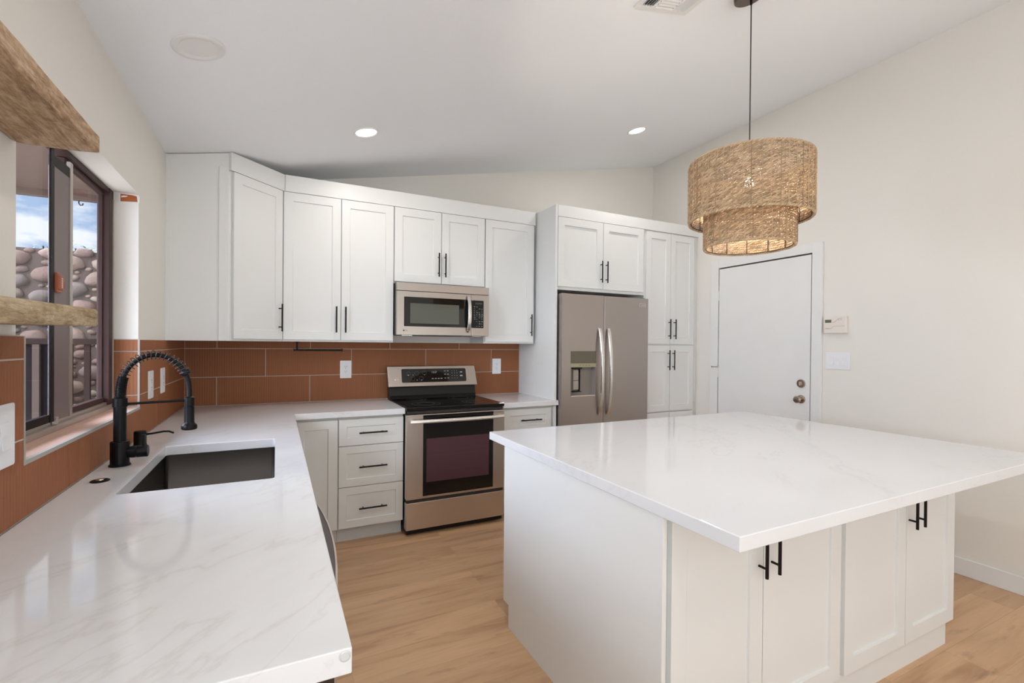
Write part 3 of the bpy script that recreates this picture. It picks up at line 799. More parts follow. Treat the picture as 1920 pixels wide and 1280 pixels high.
outer = [(0.001, -3.265), (CW, -3.265), (CW, CY), (1.405, CY), (1.405, -0.0005), (0.001, -0.0005)]
obj('slab', slab_with_hole(outer, (0.150, 0.578, -2.213, -1.480), CB, CT), 'quartz', ctl, bevel=0.002)
obj('bumper', MB().lathe([(0.0, 0), (0.0085, 0), (0.0085, 0.001), (0.0065, 0.0022), (0.0060, 0.0012), (0.0, 0.0012)], (0.6775, -3.2652, 0.9035), (0, -1, 0)), 'clear_rubber', ctl, smooth=True, label='small clear round bumper')
tag(obj('short_countertop', MB().box(2.180, 2.6600, -0.0005, CY, CB, CT).box(2.660, 2.690, -0.6405, CY, CB, CT), 'quartz', loc=(2.42, -0.33, CB), bevel=0.002),
    'short white quartz countertop between range and refrigerator panel', 'countertop')

# --- sink
snk = thing('sink', 'rectangular undermount stainless steel sink in the counter below the window', 'sink', (0.364, -1.846, 0.66))
sx0, sx1, sy0, sy1 = 0.146, 0.582, -2.217, -1.476; zb = 0.66; tk = 0.003
m = MB()
o1 = [(sx0 - 0.02, sy0 - 0.02), (sx1 + 0.012, sy0 - 0.02), (sx1 + 0.012, sy1 + 0.02), (sx0 - 0.02, sy1 + 0.02)]
def rr(x0, x1, y0, y1, z, r=0.02):
    return [(x0 + p[0], y0 + p[1], z) for p in rrect(x1 - x0, y1 - y0, r, 4)]
rings = [rr(sx0 - 0.02, sx1 + 0.012, sy0 - 0.02, sy1 + 0.02, CB - 0.0008), rr(sx0, sx1, sy0, sy1, CB - 0.0008), rr(sx0, sx1, sy0, sy1, zb + 0.015), rr(sx0 + 0.015, sx1 - 0.015, sy0 + 0.015, sy1 - 0.015, zb),
         ]
k = len(rings[0]); vs = [p for r_ in rings for p in r_]
fsx = []
for i in range(len(rings) - 1):
    for j in range(k):
        l = (j + 1) % k; fsx.append((i * k + j, i * k + l, (i + 1) * k + l, (i + 1) * k + j))
fsx.append(tuple(range(3 * k, 4 * k)))
m.add(vs, fsx)
bowl = obj('bowl', m, 'stainless_sink', snk, smooth=True, ang=50)
sd_ = bowl.modifiers.new('thick', 'SOLIDIFY'); sd_.thickness = 0.0012; sd_.offset = -1
obj('drain', MB().lathe([(0.0, 0.003), (0.03, 0.003), (0.045, 0.004), (0.057, 0.0005), (0.057, 0.0)], (0.36, -1.85, zb + 0.001), closed_ends=False), 'chrome', snk, smooth=True)

# --- faucet
fx, fy = 0.064, -1.80
fc = thing('kitchen_faucet', 'tall matte black spring-neck faucet beside the sink', 'faucet', (fx, fy, CT))
obj('base', MB().lathe([(0.0, 0.0003), (0.033, 0.0003), (0.033, 0.005), (0.029, 0.008), (0.029, 0.088), (0.027, 0.091), (0.0, 0.091)], (fx, fy, CT)), 'matte_black', fc, smooth=True)
vb = MB(); vb.lathe([(0.018, 0.02), (0.022, 0.035), (0.022, 0.048), (0.0205, 0.049), (0.0205, 0.051), (0.022, 0.052), (0.022, 0.082), (0.020, 0.085), (0.0, 0.085)], (fx, fy, CT + 0.048), (1, 0, 0))
vv = obj('valve', vb, 'matte_black', fc, smooth=True)
obj('lever', MB().box(fx + 0.066, fx + 0.076, fy - 0.006, fy + 0.006, CT + 0.068, CT + 0.112), 'matte_black', vv, bevel=0.002)
obj('column', MB().lathe([(0.0195, 0.091), (0.0195, 0.218), (0.0225, 0.219), (0.0225, 0.250), (0.018, 0.2505), (0.0, 0.2505)], (fx, fy, CT)), 'matte_black', fc, smooth=True)
ctrl = [(fx + 0.001, 1.16), (fx + 0.003, 1.205), (fx + 0.012, 1.250), (fx + 0.033, 1.287), (fx + 0.065, 1.314), (fx + 0.104, 1.324), (fx + 0.142, 1.315), (fx + 0.174, 1.292), (fx + 0.197, 1.262), (fx + 0.209, 1.228), (fx + 0.214, 1.19), (fx + 0.214, 1.158)]
def catmull(P, n):
    out = []
    P = [Vector((p[0], p[1])) for p in P]; Q = [2 * P[0] - P[1]] + P + [2 * P[-1] - P[-2]]
    for i in range(1, len(Q) - 2):
        for k in range(n):
            t = k / n; a, b, c, d = Q[i - 1], Q[i], Q[i + 1], Q[i + 2]
            out.append(0.5 * ((2 * b) + (c - a) * t + (2 * a - 5 * b + 4 * c - d) * t * t + (3 * b - a - 3 * c + d) * t ** 3))
    out.append(P[-1]); return out
cp_ = catmull(ctrl, 24)
hose = [(p.x, fy, p.y) for p in cp_]
obj('hose', MB().tube(hose, 0.0085, 12), 'matte_black', fc, smooth=True)
def coil(i0, i1, turns, R, wire):
    pts = []; N_ = int(turns * 14)
    for k in range(N_ + 1):
        t = i0 + (i1 - i0) * k / N_; i = min(int(t), len(cp_) - 2); u = t - i
        p = cp_[i].lerp(cp_[i + 1], u); tg = (cp_[i + 1] - cp_[i]).normalized(); nn = Vector((-tg.y, tg.x))
        a = 2 * math.pi * turns * k / N_
        q = p + nn * R * math.cos(a); pts.append((q.x, fy + R * math.sin(a), q.y))
    return MB().tube(pts, wire, 6)
obj('close_coil', coil(2, 44, 16, 0.0155, 0.0022), 'matte_black', fc, smooth=True)
obj('spring', coil(46, 198, 17, 0.0180, 0.0015), 'spring_black', fc, smooth=True)
pA = cp_[190]; tA = (cp_[192] - cp_[190]).normalized()
obj('spring_collar', MB().lathe([(0.010, 0), (0.0165, 0.002), (0.0185, 0.010), (0.0165, 0.020), (0.010, 0.022)], (pA.x, fy, pA.y), (tA.x, 0, tA.y)), 'matte_black', fc, smooth=True)
obj('arm', MB().cyl((fx + 0.02, fy, 1.142), (fx + 0.20, fy, 1.148), 0.0048, seg=12), 'matte_black', fc, smooth=True)
hx = fx + 0.214
obj('spray_head', MB().lathe([(0.0, 0.0), (0.024, 0.0), (0.0265, 0.003), (0.0265, 0.014), (0.024, 0.019), (0.0185, 0.024), (0.017, 0.030), (0.0165, 0.088), (0.015, 0.0885), (0.015, 0.090), (0.0165, 0.091), (0.0165, 0.124), (0.011, 0.128), (0.0, 0.128)], (hx, fy, 1.034)), 'matte_black', fc, smooth=True)
obj('spray_ring', MB().lathe([(0.0, 0), (0.02, 0), (0.02, 0.002), (0.0, 0.002)], (hx, fy, 1.0325)), 'black_plastic', fc, smooth=True)
# --- soap dispenser
sdp = thing('soap_dispenser', 'small black soap dispenser pump behind the faucet', 'soap dispenser', (0.045, -1.42, CT))
obj('body', MB().lathe([(0.0, 0.0003), (0.025, 0.0003), (0.025, 0.005), (0.023, 0.008), (0.023, 0.062), (0.020, 0.066), (0.0, 0.066)], (0.045, -1.42, CT)), 'matte_black', sdp, smooth=True)
obj('spout', MB().tube([(0.045, -1.42, 0.962), (0.09, -1.42, 0.966), (0.130, -1.42, 0.972), (0.150, -1.42, 0.971), (0.168, -1.42, 0.962)], 0.0042, 10), 'matte_black', sdp, smooth=True)
# --- hole cover
hc = thing('sink_hole_cover', 'flat black round cap on the counter near the faucet', 'cap', (0.064, -2.02, CT))
obj('disc', MB().lathe([(0.0, 0.0003), (0.026, 0.0003), (0.0265, 0.002), (0.022, 0.0045), (0.0, 0.005)], (0.064, -2.02, CT)), 'matte_black', hc, smooth=True)
obj('button', MB().lathe([(0.0, 0.0048), (0.011, 0.0048), (0.010, 0.0075), (0.0, 0.008)], (0.064, -2.02, CT)), 'chrome', hc, smooth=True)

# --- paper towel bar
pt_ = thing('paper_towel_holder', 'black paper towel bar hanging under the two-door wall cabinet', 'paper towel holder', (0.717, -0.2, 1.32))
obj('post', MB().cyl((0.717, -0.2, 1.326), (0.717, -0.2, UZ0 - 0.004), 0.006, seg=14).cyl((0.717, -0.2, UZ0 - 0.004), (0.717, -0.2, UZ0 - 0.0003), 0.02, seg=20), 'handle_black', pt_, smooth=True)
obj('bar', MB().cyl((0.695, -0.2, 1.321), (1.031, -0.2, 1.321), 0.0075, seg=14).cyl((1.028, -0.2, 1.321), (1.034, -0.2, 1.321), 0.0115, seg=18).cyl((0.692, -0.2, 1.321), (0.697, -0.2, 1.321), 0.0095, seg=18), 'handle_black', pt_, smooth=True)

# ------------------------------------------------------------------ wall plates
def plate(parent, c, A, N, w, h, t=0.006):
    A = Vector(A); N = Vector(N); c = Vector(c)
    P = rrect(w, h, 0.006, 3)
    return obj('plate', MB().prism(P, lambda p, k: c + A * (p[0] - w / 2) + Vector((0, 0, p[1] - h / 2)) + N * (0.0004, t)[k]), 'plastic_white', parent, bevel=0.0015)
def outlet(label, c, A, N, w=0.088, h=0.142):
    t = thing('wall_outlet', label, 'outlet', c)
    A = Vector(A); N = Vector(N); c = Vector(c)
    plate(t, c, A, N, w, h)
    P = rrect(0.034, 0.068, 0.004, 3)
    obj('receptacle', MB().prism(P, lambda p, k: c + A * (p[0] - 0.017) + Vector((0, 0, p[1] - 0.034)) + N * (0.006, 0.0075)[k]), 'plastic_white', t, bevel=0.0006)
    m = MB()
    for zo in (-0.019, 0.019):
        for ax in (-0.0065, 0.0065):
            q = c + A * ax + Vector((0, 0, zo + 0.004)); m.prism([(-0.0012, -0.004), (0.0012, -0.004), (0.0012, 0.004), (-0.0012, 0.004)], lambda p, k: q + A * p[0] + Vector((0, 0, p[1])) + N * (0.007, 0.0078)[k])
        q = c + Vector((0, 0, zo - 0.008)); m.cyl(q + N * 0.007, q + N * 0.0078, 0.0026, seg=10)
    pieces('slot', m, 'slot_dark', t)
    m = MB()
    for zo in (-0.058, 0.058): m.cyl(c + Vector((0, 0, zo)) + N * 0.0055, c + Vector((0, 0, zo)) + N * 0.0068, 0.003, seg=12)
    pieces('screw', m, 'plastic_white', t, smooth=True)
outlet('white outlet on the back wall tiles below the paper towel bar', (1.0825, 0.0, 1.163), (1, 0, 0), (0, -1, 0))
outlet('white outlet on the back wall tiles just right of the range', (2.422, 0.0, 1.172), (1, 0, 0), (0, -1, 0))
outlet('white plate on the window wall tiles nearer the window', (0.0, -1.010, 1.153), (0, 1, 0), (1, 0, 0), 0.10)
outlet('white plate on the window wall tiles nearer the corner cabinet', (0.0, -0.725, 1.155), (0, 1, 0), (1, 0, 0), 0.10)
def switches(label, c, A, N, gangs, w, h, rock=(0.034, 0.066), loc=None):
    t = thing('light_switch_plate', label, 'light switch', c)
    A = Vector(A); N = Vector(N); c = Vector(c)
    plate(t, c, A, N, w, h)
    for i in range(gangs):
        a0 = (i - (gangs - 1) / 2) * 0.046
        P = [(-rock[0] / 2, 0.008), (rock[0] / 2, 0.006)]
        q = c + A * a0; hw, hh = rock[0] / 2, rock[1] / 2
        m = MB(); vs = []
        for a, z, n_ in ((-hw, -hh, 0.0105), (hw, -hh, 0.0105), (hw, 0, 0.0075), (-hw, 0, 0.0075), (hw, hh, 0.0085), (-hw, hh, 0.0085)):
            vs.append(q + A * a + Vector((0, 0, z)) + N * n_)
        for a, z in ((-hw, -hh), (hw, -hh), (hw, 0), (-hw, 0), (hw, hh), (-hw, hh)): vs.append(q + A * a + Vector((0, 0, z)) + N * 0.006)
        m.add(vs, [(0, 1, 2, 3), (3, 2, 4, 5), (0, 6, 7, 1), (1, 7, 8, 2), (2, 8, 10, 4), (4, 10, 11, 5), (5, 11, 9, 3), (3, 9, 6, 0), (6, 9, 8, 7), (9, 11, 10, 8)])
        obj('rocker', m, 'plastic_white', t, bevel=0.0005)
    m = MB()
    for i in range(gangs):
        for zo in (-0.048, 0.048):
            q = c + A * ((i - (gangs - 1) / 2) * 0.046) + Vector((0, 0, zo)); m.cyl(q + N * 0.0055, q + N * 0.0068, 0.003, seg=12)
    pieces('screw', m, 'plastic_white', t, smooth=True)
switches('white switch plate on the tiles left of the window, under the lower shelf', (0.0, -2.497, 1.147), (0, 1, 0), (1, 0, 0), 2, 0.146, 0.152)
switches('white three-gang switch plate on the wall right of the door', (XR, -1.952, 1.275), (0, -1, 0), (-1, 0, 0), 3, 0.172, 0.125)
# thermostat
th = thing('thermostat', 'cream wall thermostat with small green screen right of the door', 'thermostat', (XR, -1.940, 1.543))
obj('housing', MB().box(XR - 0.030, XR - 0.0005, -2.020, -1.862, 1.480, 1.606), 'plastic_cream', th, bevel=0.004)
obj('screen', MB().box(XR - 0.0312, XR - 0.029, -1.918, -1.873, 1.560, 1.583), 'lcd_green', th)
m = MB(); m.tube([(XR - 0.0305, -1.925, 1.561), (XR - 0.0305, -1.938, 1.563), (XR - 0.0305, -1.968, 1.588), (XR - 0.0305, -1.992, 1.590)], 0.0014, 6)
m.tube([(XR - 0.0305, -1.875, 1.515), (XR - 0.0305, -1.915, 1.516), (XR - 0.0305, -1.935, 1.533), (XR - 0.0305, -2.010, 1.533)], 0.0012, 6)
m.box(XR - 0.0306, XR - 0.0298, -1.905, -1.880, 1.516, 1.519).box(XR - 0.0306, XR - 0.0298, -1.975, -1.968, 1.577, 1.581).box(XR - 0.0306, XR - 0.0298, -1.990, -1.983, 1.577, 1.581)
obj('grooves', m, 'edge_trim', th)

# ------------------------------------------------------------------ door in right wall
d1 = thing('door_1', '', '', (XR, -1.33, 0), kind='structure')
DY0, DY1, DZ = -1.757, -0.905, 2.098
obj('door_slab', MB().box(XR - 0.018, XR - 0.0005, DY0, DY1, 0.008, DZ), 'trim_white', d1, bevel=0.002)
kn = obj('knob', MB().lathe([(0.0, 0), (0.034, 0), (0.034, 0.004), (0.030, 0.010), (0.013, 0.014), (0.011, 0.030), (0.018, 0.036), (0.027, 0.046), (0.028, 0.056), (0.022, 0.066), (0.0, 0.069)], (XR - 0.018, -1.690, 0.962), (-1, 0, 0)), 'nickel', d1, smooth=True)
db = obj('deadbolt', MB().lathe([(0.0, 0), (0.034, 0), (0.034, 0.006), (0.030, 0.012), (0.0, 0.013)], (XR - 0.018, -1.690, 1.087), (-1, 0, 0)), 'nickel', d1, smooth=True)
obj('thumb_turn', MB().box(XR - 0.050, XR - 0.030, -1.694, -1.686, 1.070, 1.104), 'nickel', db, bevel=0.003)
obj('reveal_gap', MB().box(XR - 0.0065, XR - 0.0005, DY0 - 0.010, DY1 + 0.010, 0.0, DZ + 0.012), 'slot_dark', d1)
for z in (1.85, 1.13, 0.25):
    h = obj('hinge', MB().cyl((XR - 0.022, DY1 + 0.004, z - 0.045), (XR - 0.022, DY1 + 0.004, z + 0.045), 0.006, seg=12).box(XR - 0.0195, XR - 0.018, DY1 - 0.02, DY1 + 0.004, z - 0.045, z + 0.045), 'trim_white', d1, smooth=True)
    if z == 1.13:
        obj('door_stop', MB().cyl((XR - 0.022, DY1 + 0.004, 1.178), (XR - 0.022, DY1 + 0.004, 1.190), 0.008, seg=12).cyl((XR - 0.024, DY1 + 0.006, 1.183), (XR - 0.055, DY1 + 0.040, 1.183), 0.004, seg=10).cyl((XR - 0.055, DY1 + 0.040, 1.183), (XR - 0.060, DY1 + 0.046, 1.183), 0.008, seg=10), 'nickel', h, smooth=True)
CYL, CYR = -0.812, -1.842
m = MB()
m.box(XR - 0.022, XR - 0.0005, DY1 + 0.008, CYL, 0.0, DZ + 0.085).box(XR - 0.022, XR - 0.0005, CYR, DY0 - 0.008, 0.0, DZ + 0.085).box(XR - 0.022, XR - 0.0005, DY0 - 0.008, DY1 + 0.008, DZ + 0.012, DZ + 0.085)
struct('trim_1', m, 'trim_white', bevel=0.002)
struct('baseboard_right', MB().box(XR - 0.014, XR - 0.0005, YB, CYR, 0.0, 0.104), 'trim_white', bevel=0.003)
struct('baseboard_right_far', MB().box(XR - 0.014, XR - 0.0005, CYL, -0.645, 0.0, 0.104), 'trim_white', bevel=0.003)

# ------------------------------------------------------------------ microwave
MY = -0.43; mx0, mx1, mz0, mz1 = 1.3935, 2.152, 1.441, 1.843
mw = thing('microwave', 'stainless steel over-the-range microwave with black window', 'microwave', (1.77, -0.2, mz0))
obj('body', MB().box(mx0, mx1, -0.004, MY + 0.03, mz0, mz1), 'black_plastic', mw, bevel=0.002)
obj('vent_strip', MB().box(mx0, mx1, MY + 0.0305, MY, 1.780, mz1 - 0.001), 'stainless_mid', mw, bevel=0.002)
xs = 1.998
dm = obj('door', MB().box(mx0, xs - 0.001, MY + 0.0305, MY, mz0, 1.778), 'stainless_mid', mw, bevel=0.003)
def roundslab(x0, x1, z0, z1, y0, y1, r):
    P = rrect(x1 - x0, z1 - z0, r, 4); return MB().prism(P, lambda p, k: (x0 + p[0], (y0, y1)[k], z0 + p[1]))
obj('window_surround', roundslab(1.448, xs - 0.0015, 1.508, 1.734, MY - 0.0003, MY - 0.003, 0.006), 'black_glass', dm)
obj('window', MB().box(1.495, 1.890, MY - 0.0028, MY - 0.0036, 1.532, 1.686), 'grey_window', dm)
def bowed(parent, name, ax, p0, p1, out, bow, w, t, mat, n=20, off=0.0):
    """flat bar handle bowed outward"""
    p0 = Vector(p0); p1 = Vector(p1); out = Vector(out); ax = Vector(ax); secs = []
    for i in range(n + 1):
        u = i / n; s_ = off + bow * (1 - (2 * u - 1) ** 2) ** 0.75
        c = p0.lerp(p1, u) + out * s_
        secs.append([c - ax * w / 2, c + ax * w / 2, c + ax * w * 0.38 + out * t, c - ax * w * 0.38 + out * t])
    m = MB().sweep(secs)
    return obj(name, m, mat, parent, bevel=0.0015, smooth=True, ang=60)
hh = bowed(dm, 'handle', (1, 0, 0), (1.968, MY, 1.765), (1.968, MY, 1.470), (0, -1, 0), 0.042, 0.030, 0.009, 'stainless_light', off=0.0005)
obj('handle_recess', MB().prism([(1.905 + 0.015 * math.cos(math.radians(a)) * (1), 1.615 + 0.09 * math.sin(math.radians(a))) for a in range(0, 360, 20)], lambda p, k: (p[0] + 0.045, (MY - 0.003, MY - 0.0034)[k], p[1])), 'black_plastic', dm)
kp = obj('control_panel', MB().box(xs + 0.001, mx1, MY + 0.0305, MY, mz0, 1.778), 'stainless_mid', mw, bevel=0.003)
obj('keypad', roundslab(xs + 0.0015, 2.104, 1.507, 1.732, MY - 0.0003, MY - 0.003, 0.006), 'black_plastic', kp)
m = MB(); rk = random.Random(3)
for r_, z in enumerate((1.678, 1.662, 1.646, 1.632, 1.618, 1.604, 1.590, 1.578, 1.558, 1.540, 1.520)):
    for c_ in range(4):
        if rk.random() < 0.2: continue
        x = 2.018 + c_ * 0.022; w = rk.uniform(0.006, 0.014)
        m.box(x, x + w, MY - 0.0029, MY - 0.0034, z, z + rk.choice((0.002, 0.004, 0.003)))
obj('keypad_legends', m, 'legend_grey', kp)
obj('display', MB().box(2.03, 2.09, MY - 0.0029, MY - 0.0033, 1.700, 1.715), 'slot_dark', kp)
obj('logo_badge', MB().cyl((1.447, MY - 0.0001, 1.476), (1.447, MY - 0.0012, 1.476), 0.0065, seg=18), 'slot_dark', dm)
text('logo_letters', 'LG', 0.015, (1.4665, MY - 0.0006, 1.476), (1, 0, 0), (0, 0, 1), 'slot_dark', dm)
pieces('light_cover', MB().box(1.44, 1.52, -0.30, -0.40, mz0 - 0.004, mz0 - 0.0003).box(2.02, 2.09, -0.30, -0.40, mz0 - 0.004, mz0 - 0.0003), 'stainless_light', mw)
obj('bottom_grille', MB().box(1.58, 1.93, -0.10, -0.38, mz0 - 0.003, mz0 - 0.0003), 'black_plastic', mw)

# ------------------------------------------------------------------ range
rx0, rx1 = 1.4085, 2.1725; RY = -0.70
rg = thing('range', 'stainless steel electric range with black glass cooktop', 'range', ((rx0 + rx1) / 2, -0.35, 0))
obj('body', MB().box(rx0 + 0.003, rx1 - 0.003, -0.03, -0.645, 0.035, 0.895), 'black_plastic', rg, bevel=0.002)
ft = MB()
for x in (rx0 + 0.05, rx1 - 0.05):
    for y in (-0.08, -0.58): ft.cyl((x, y, 0.0), (x, y, 0.036), 0.018, seg=12)
pieces('foot', ft, 'black_plastic', rg)
obj('cooktop', MB().box(rx0, rx1, -0.05, RY + 0.0, 0.895, 0.921), 'black_glass', rg, bevel=0.004, seg=3)
m = MB()
for x, y, r in ((1.60, -0.52, 0.105), (1.98, -0.52, 0.085), (1.60, -0.24, 0.08), (1.98, -0.24, 0.105)):
    for q in (r, r * 0.62): m.lathe([(q - 0.001, 0.0), (q - 0.001, 0.0003), (q + 0.001, 0.0003), (q + 0.001, 0.0)], (x, y, 0.9212), seg=40, closed_ends=False)
pieces('burner_ring', m, 'legend_dim', rg)
obj('front_gap', MB().box(rx0 + 0.006, rx1 - 0.006, -0.645, RY + 0.018, 0.872, 0.894), 'dark_recess', rg)
od = obj('oven_door', MB().box(rx0, rx1, -0.6455, RY, 0.262, 0.868), 'stainless', rg, bevel=0.004)
obj('door_glass', MB().box(1.527, 2.078, RY - 0.0003, RY - 0.003, 0.280, 0.862), 'black_glass', od)
m = MB(); m.prism([(1.552, 0.378), (2.042, 0.378), (2.042, 0.692), (1.552, 0.692)], lambda p, k: (p[0], (RY - 0.0030, RY - 0.0038)[k], p[1]))
obj('door_window', m, 'oven_window', od)
rk_ = MB()
for z in (0.46, 0.565, 0.60): rk_.box(1.56, 2.034, RY - 0.0037, RY - 0.0041, z, z + 0.002)
obj('oven_rack_lines', rk_, 'dark_recess', od)
hb = MB(); secs = []
for i in range(25):
    u = i / 24; x = rx0 + 0.018 + (rx1 - rx0 - 0.036) * u; s_ = 0.026 + 0.022 * (1 - (2 * u - 1) ** 2)
    z = 0.822
    secs.append([(x, RY - s_, z - 0.014), (x, RY - s_ - 0.012, z - 0.010), (x, RY - s_ - 0.014, z + 0.003), (x, RY - s_ - 0.006, z + 0.014), (x, RY - s_ + 0.006, z + 0.012)])
hb.sweep(secs)
hd = obj('handle', hb, 'stainless_light', od, smooth=True, ang=45)
pieces('handle_mount', MB().box(rx0 + 0.020, rx0 + 0.045, RY - 0.0004, RY - 0.030, 0.811, 0.833).box(rx1 - 0.045, rx1 - 0.020, RY - 0.0004, RY - 0.030, 0.811, 0.833), 'stainless_light', hd, bevel=0.002)
obj('storage_drawer', MB().box(rx0, rx1, -0.6455, RY, 0.045, 0.240), 'stainless', rg, bevel=0.004)
obj('drawer_gap', MB().box(rx0 + 0.004, rx1 - 0.004, -0.6455, RY + 0.012, 0.241, 0.261), 'dark_recess', rg)
obj('kick_plate', MB().box(rx0 + 0.006, rx1 - 0.006, -0.6455, -0.675, 0.012, 0.044), 'black_plastic', rg)
# backguard
obj('backguard', MB().prism([(-0.035, 0.9215), (-0.125, 0.9215), (-0.110, 0.945), (-0.095, 1.03), (-0.075, 1.185), (-0.035, 1.185)], lambda p, k: ((rx0 + 0.004, rx1 - 0.006)[k], p[0], p[1])), 'black_plastic', rg, bevel=0.002)
def bgf(x, z, n):   # point on the tilted control panel
    u = (z - 1.02) / 0.168; y = -0.150 + 0.045 * u
    nn = Vector((0, -0.168, -0.045)).normalized()
    nn = Vector((0, -0.966, 0.259))
    return Vector((x, y, z)) + nn * n
m = MB(); P = [(1.396, 1.020), (2.170, 1.020), (2.158, 1.188), (1.390, 1.188)]
m.add([bgf(x, z, 0) for x, z in P] + [(x, -0.074, z) for x, z in P], [(0, 1, 2, 3), (7, 6, 5, 4), (0, 4, 5, 1), (1, 5, 6, 2), (2, 6, 7, 3), (3, 7, 4, 0)])
bgp = obj('control_panel', m, 'stainless_mid', rg, bevel=0.004)
m = MB(); P = rrect(0.565, 0.112, 0.012, 4)
m.prism(P, lambda p, k: bgf(1.505 + p[0], 1.052 + p[1], (0.0003, 0.0025)[k]))
cg = obj('control_glass', m, 'black_glass', bgp)
m = MB()
def ring_(m, x, z, r): m.lathe([(r - 0.0008, 0), (r - 0.0008, 0.0004), (r + 0.0008, 0.0004), (r + 0.0008, 0)], bgf(x, z, 0.0026), (0, -0.966, 0.259), seg=24, closed_ends=False)
for x, z in ((1.562, 1.125), (1.633, 1.126), (1.698, 1.128), (1.598, 1.082), (1.668, 1.083)): ring_(m, x, z, 0.017)
pieces('dial_ring', m, 'legend_dim', cg)
m = MB(); rk = random.Random(5)
def mark(x, z, w, h): m.add([bgf(x, z, .0026), bgf(x + w, z, .0026), bgf(x + w, z + h, .0026), bgf(x, z + h, .0026), bgf(x, z, .003), bgf(x + w, z, .003), bgf(x + w, z + h, .003), bgf(x, z + h, .003)], [(3, 2, 1, 0), (4, 5, 6, 7), (0, 1, 5, 4), (1, 2, 6, 5), (2, 3, 7, 6), (3, 0, 4, 7)])
for x in (1.56, 1.630, 1.696, 1.598, 1.668, 1.555): mark(x, 1.110 if x < 1.60 or x > 1.67 else 1.068, 0.006, 0.006)
for x in (1.760, 1.787, 1.812, 1.838): mark(x, 1.078, 0.015, 0.006)
for x in (1.872, 1.898):
    for z in (1.140, 1.112, 1.080): mark(x, z, 0.014, 0.005)
for x in (1.94, 1.963, 1.985):
    for z in (1.14, 1.122, 1.100, 1.080): mark(x, z, 0.004, 0.004)
mark(2.015, 1.128, 0.022, 0.007); mark(2.015, 1.095, 0.022, 0.010)
obj('legends', m, 'legend_grey', cg)
text('clock_digits', '12:57', 0.022, bgf(1.783, 1.133, 0.003), (1, 0, 0), (0, 0.259, 0.966), 'legend_grey', cg)
obj('logo_badge', MB().cyl(bgf(1.452, 1.078, 0.0001), bgf(1.452, 1.078, 0.0014), 0.006, seg=18), 'chrome', bgp)
text('logo_letters', 'LG', 0.014, bgf(1.471, 1.078, 0.0008), (1, 0, 0), (0, 0.259, 0.966), 'chrome', bgp)

# ------------------------------------------------------------------ refrigerator
FY = -0.70; fx0, fx1, fxg, fzt = 2.695, 3.628, 3.126, 1.806
rf = thing('refrigerator', 'stainless side-by-side refrigerator with water dispenser in the left door', 'refrigerator', (3.16, -0.35, 0))
obj('body', MB().box(fx0 + 0.012, fx1 - 0.012, -0.03, FY + 0.07, 0.02, fzt - 0.012), 'stainless_slate', rf, bevel=0.003)
obj('base_grille', MB().box(fx0 + 0.012, fx1 - 0.012, FY + 0.069, FY + 0.03, 0.0, 0.075), 'black_plastic', rf)
hgm = MB(); hgm.box(fx0 + 0.016, fx0 + 0.06, FY + 0.10, FY + 0.03, fzt - 0.0115, fzt + 0.006).box(fx1 - 0.06, fx1 - 0.016, FY + 0.10, FY + 0.03, fzt - 0.0115, fzt + 0.006)
pieces('hinge_cover', hgm, 'black_plastic', rf, bevel=0.002)
cx0, cx1, cz0, cz1 = 2.784, 3.042, 0.945, 1.325
m = MB(); yb = FY + 0.068
m.box(fx0, cx0, yb, FY, 0.08, fzt - 0.001).box(cx1, fxg - 0.003, yb, FY, 0.08, fzt - 0.001).box(cx0, cx1, yb, FY, 0.08, cz0).box(cx0, cx1, yb, FY, cz1, fzt - 0.001)
bmt = bmesh.new()
ld = obj('left_door', m, 'stainless_slate', rf)
bm_ = bmesh.new(); bm_.from_mesh(ld.data); bmesh.ops.remove_doubles(bm_, verts=bm_.verts, dist=1e-5); bm_.to_mesh(ld.data); bm_.free()
obj('right_door', MB().box(fxg + 0.003, fx1, yb, FY, 0.08, fzt - 0.001), 'stainless_slate', rf, bevel=0.006, seg=3)
rd = [c for c in rf.children if c.name.startswith('right_door')][0]
obj('door_gap', MB().box(fxg - 0.0028, fxg + 0.0028, yb, FY + 0.02, 0.08, fzt - 0.003), 'black_plastic', rf)
# dispenser
plain('dispenser_olive', (0.135, 0.115, 0.075), 0.4, bstr=0)
plain('dispenser_band', (0.36, 0.32, 0.20), 0.35, bstr=0)
plain('paddle_grey', (0.42, 0.37, 0.32), 0.35, bstr=0)
plain('dispenser_grey', (0.26, 0.225, 0.20), 0.4, bstr=0)
dp = obj('dispenser_housing', MB().box(cx0 + 0.0005, cx1 - 0.0005, yb + 0.001, FY + 0.055, cz0 + 0.001, 1.187).box(cx0 + 0.0005, cx0 + 0.006, FY + 0.054, FY - 0.002, cz0 + 0.001, 1.187).box(cx1 - 0.006, cx1 - 0.0005, FY + 0.054, FY - 0.002, cz0 + 0.001, 1.187), 'dispenser_grey', ld)
obj('display_panel', MB().box(cx0 + 0.0005, cx1 - 0.0005, yb, FY - 0.003, 1.221, cz1 - 0.0005), 'dispenser_olive', ld, bevel=0.001)
obj('button_band', MB().box(cx0 + 0.0005, cx1 - 0.0005, yb, FY - 0.005, 1.188, 1.2205), 'dispenser_band', ld, bevel=0.001)
m = MB()
for i in range(4): m.box(cx0 + 0.085 + i * 0.030, cx0 + 0.103 + i * 0.030, FY - 0.0049, FY - 0.0056, 1.203, 1.206)
for i in range(2):
    for j in range(3): m.box(cx0 + 0.02 + i * 0.20, cx0 + 0.032 + i * 0.20, FY - 0.0029, FY - 0.0035, 1.245 + j * 0.02, 1.248 + j * 0.02)
obj('dispenser_legends', m, 'slot_dark', ld)
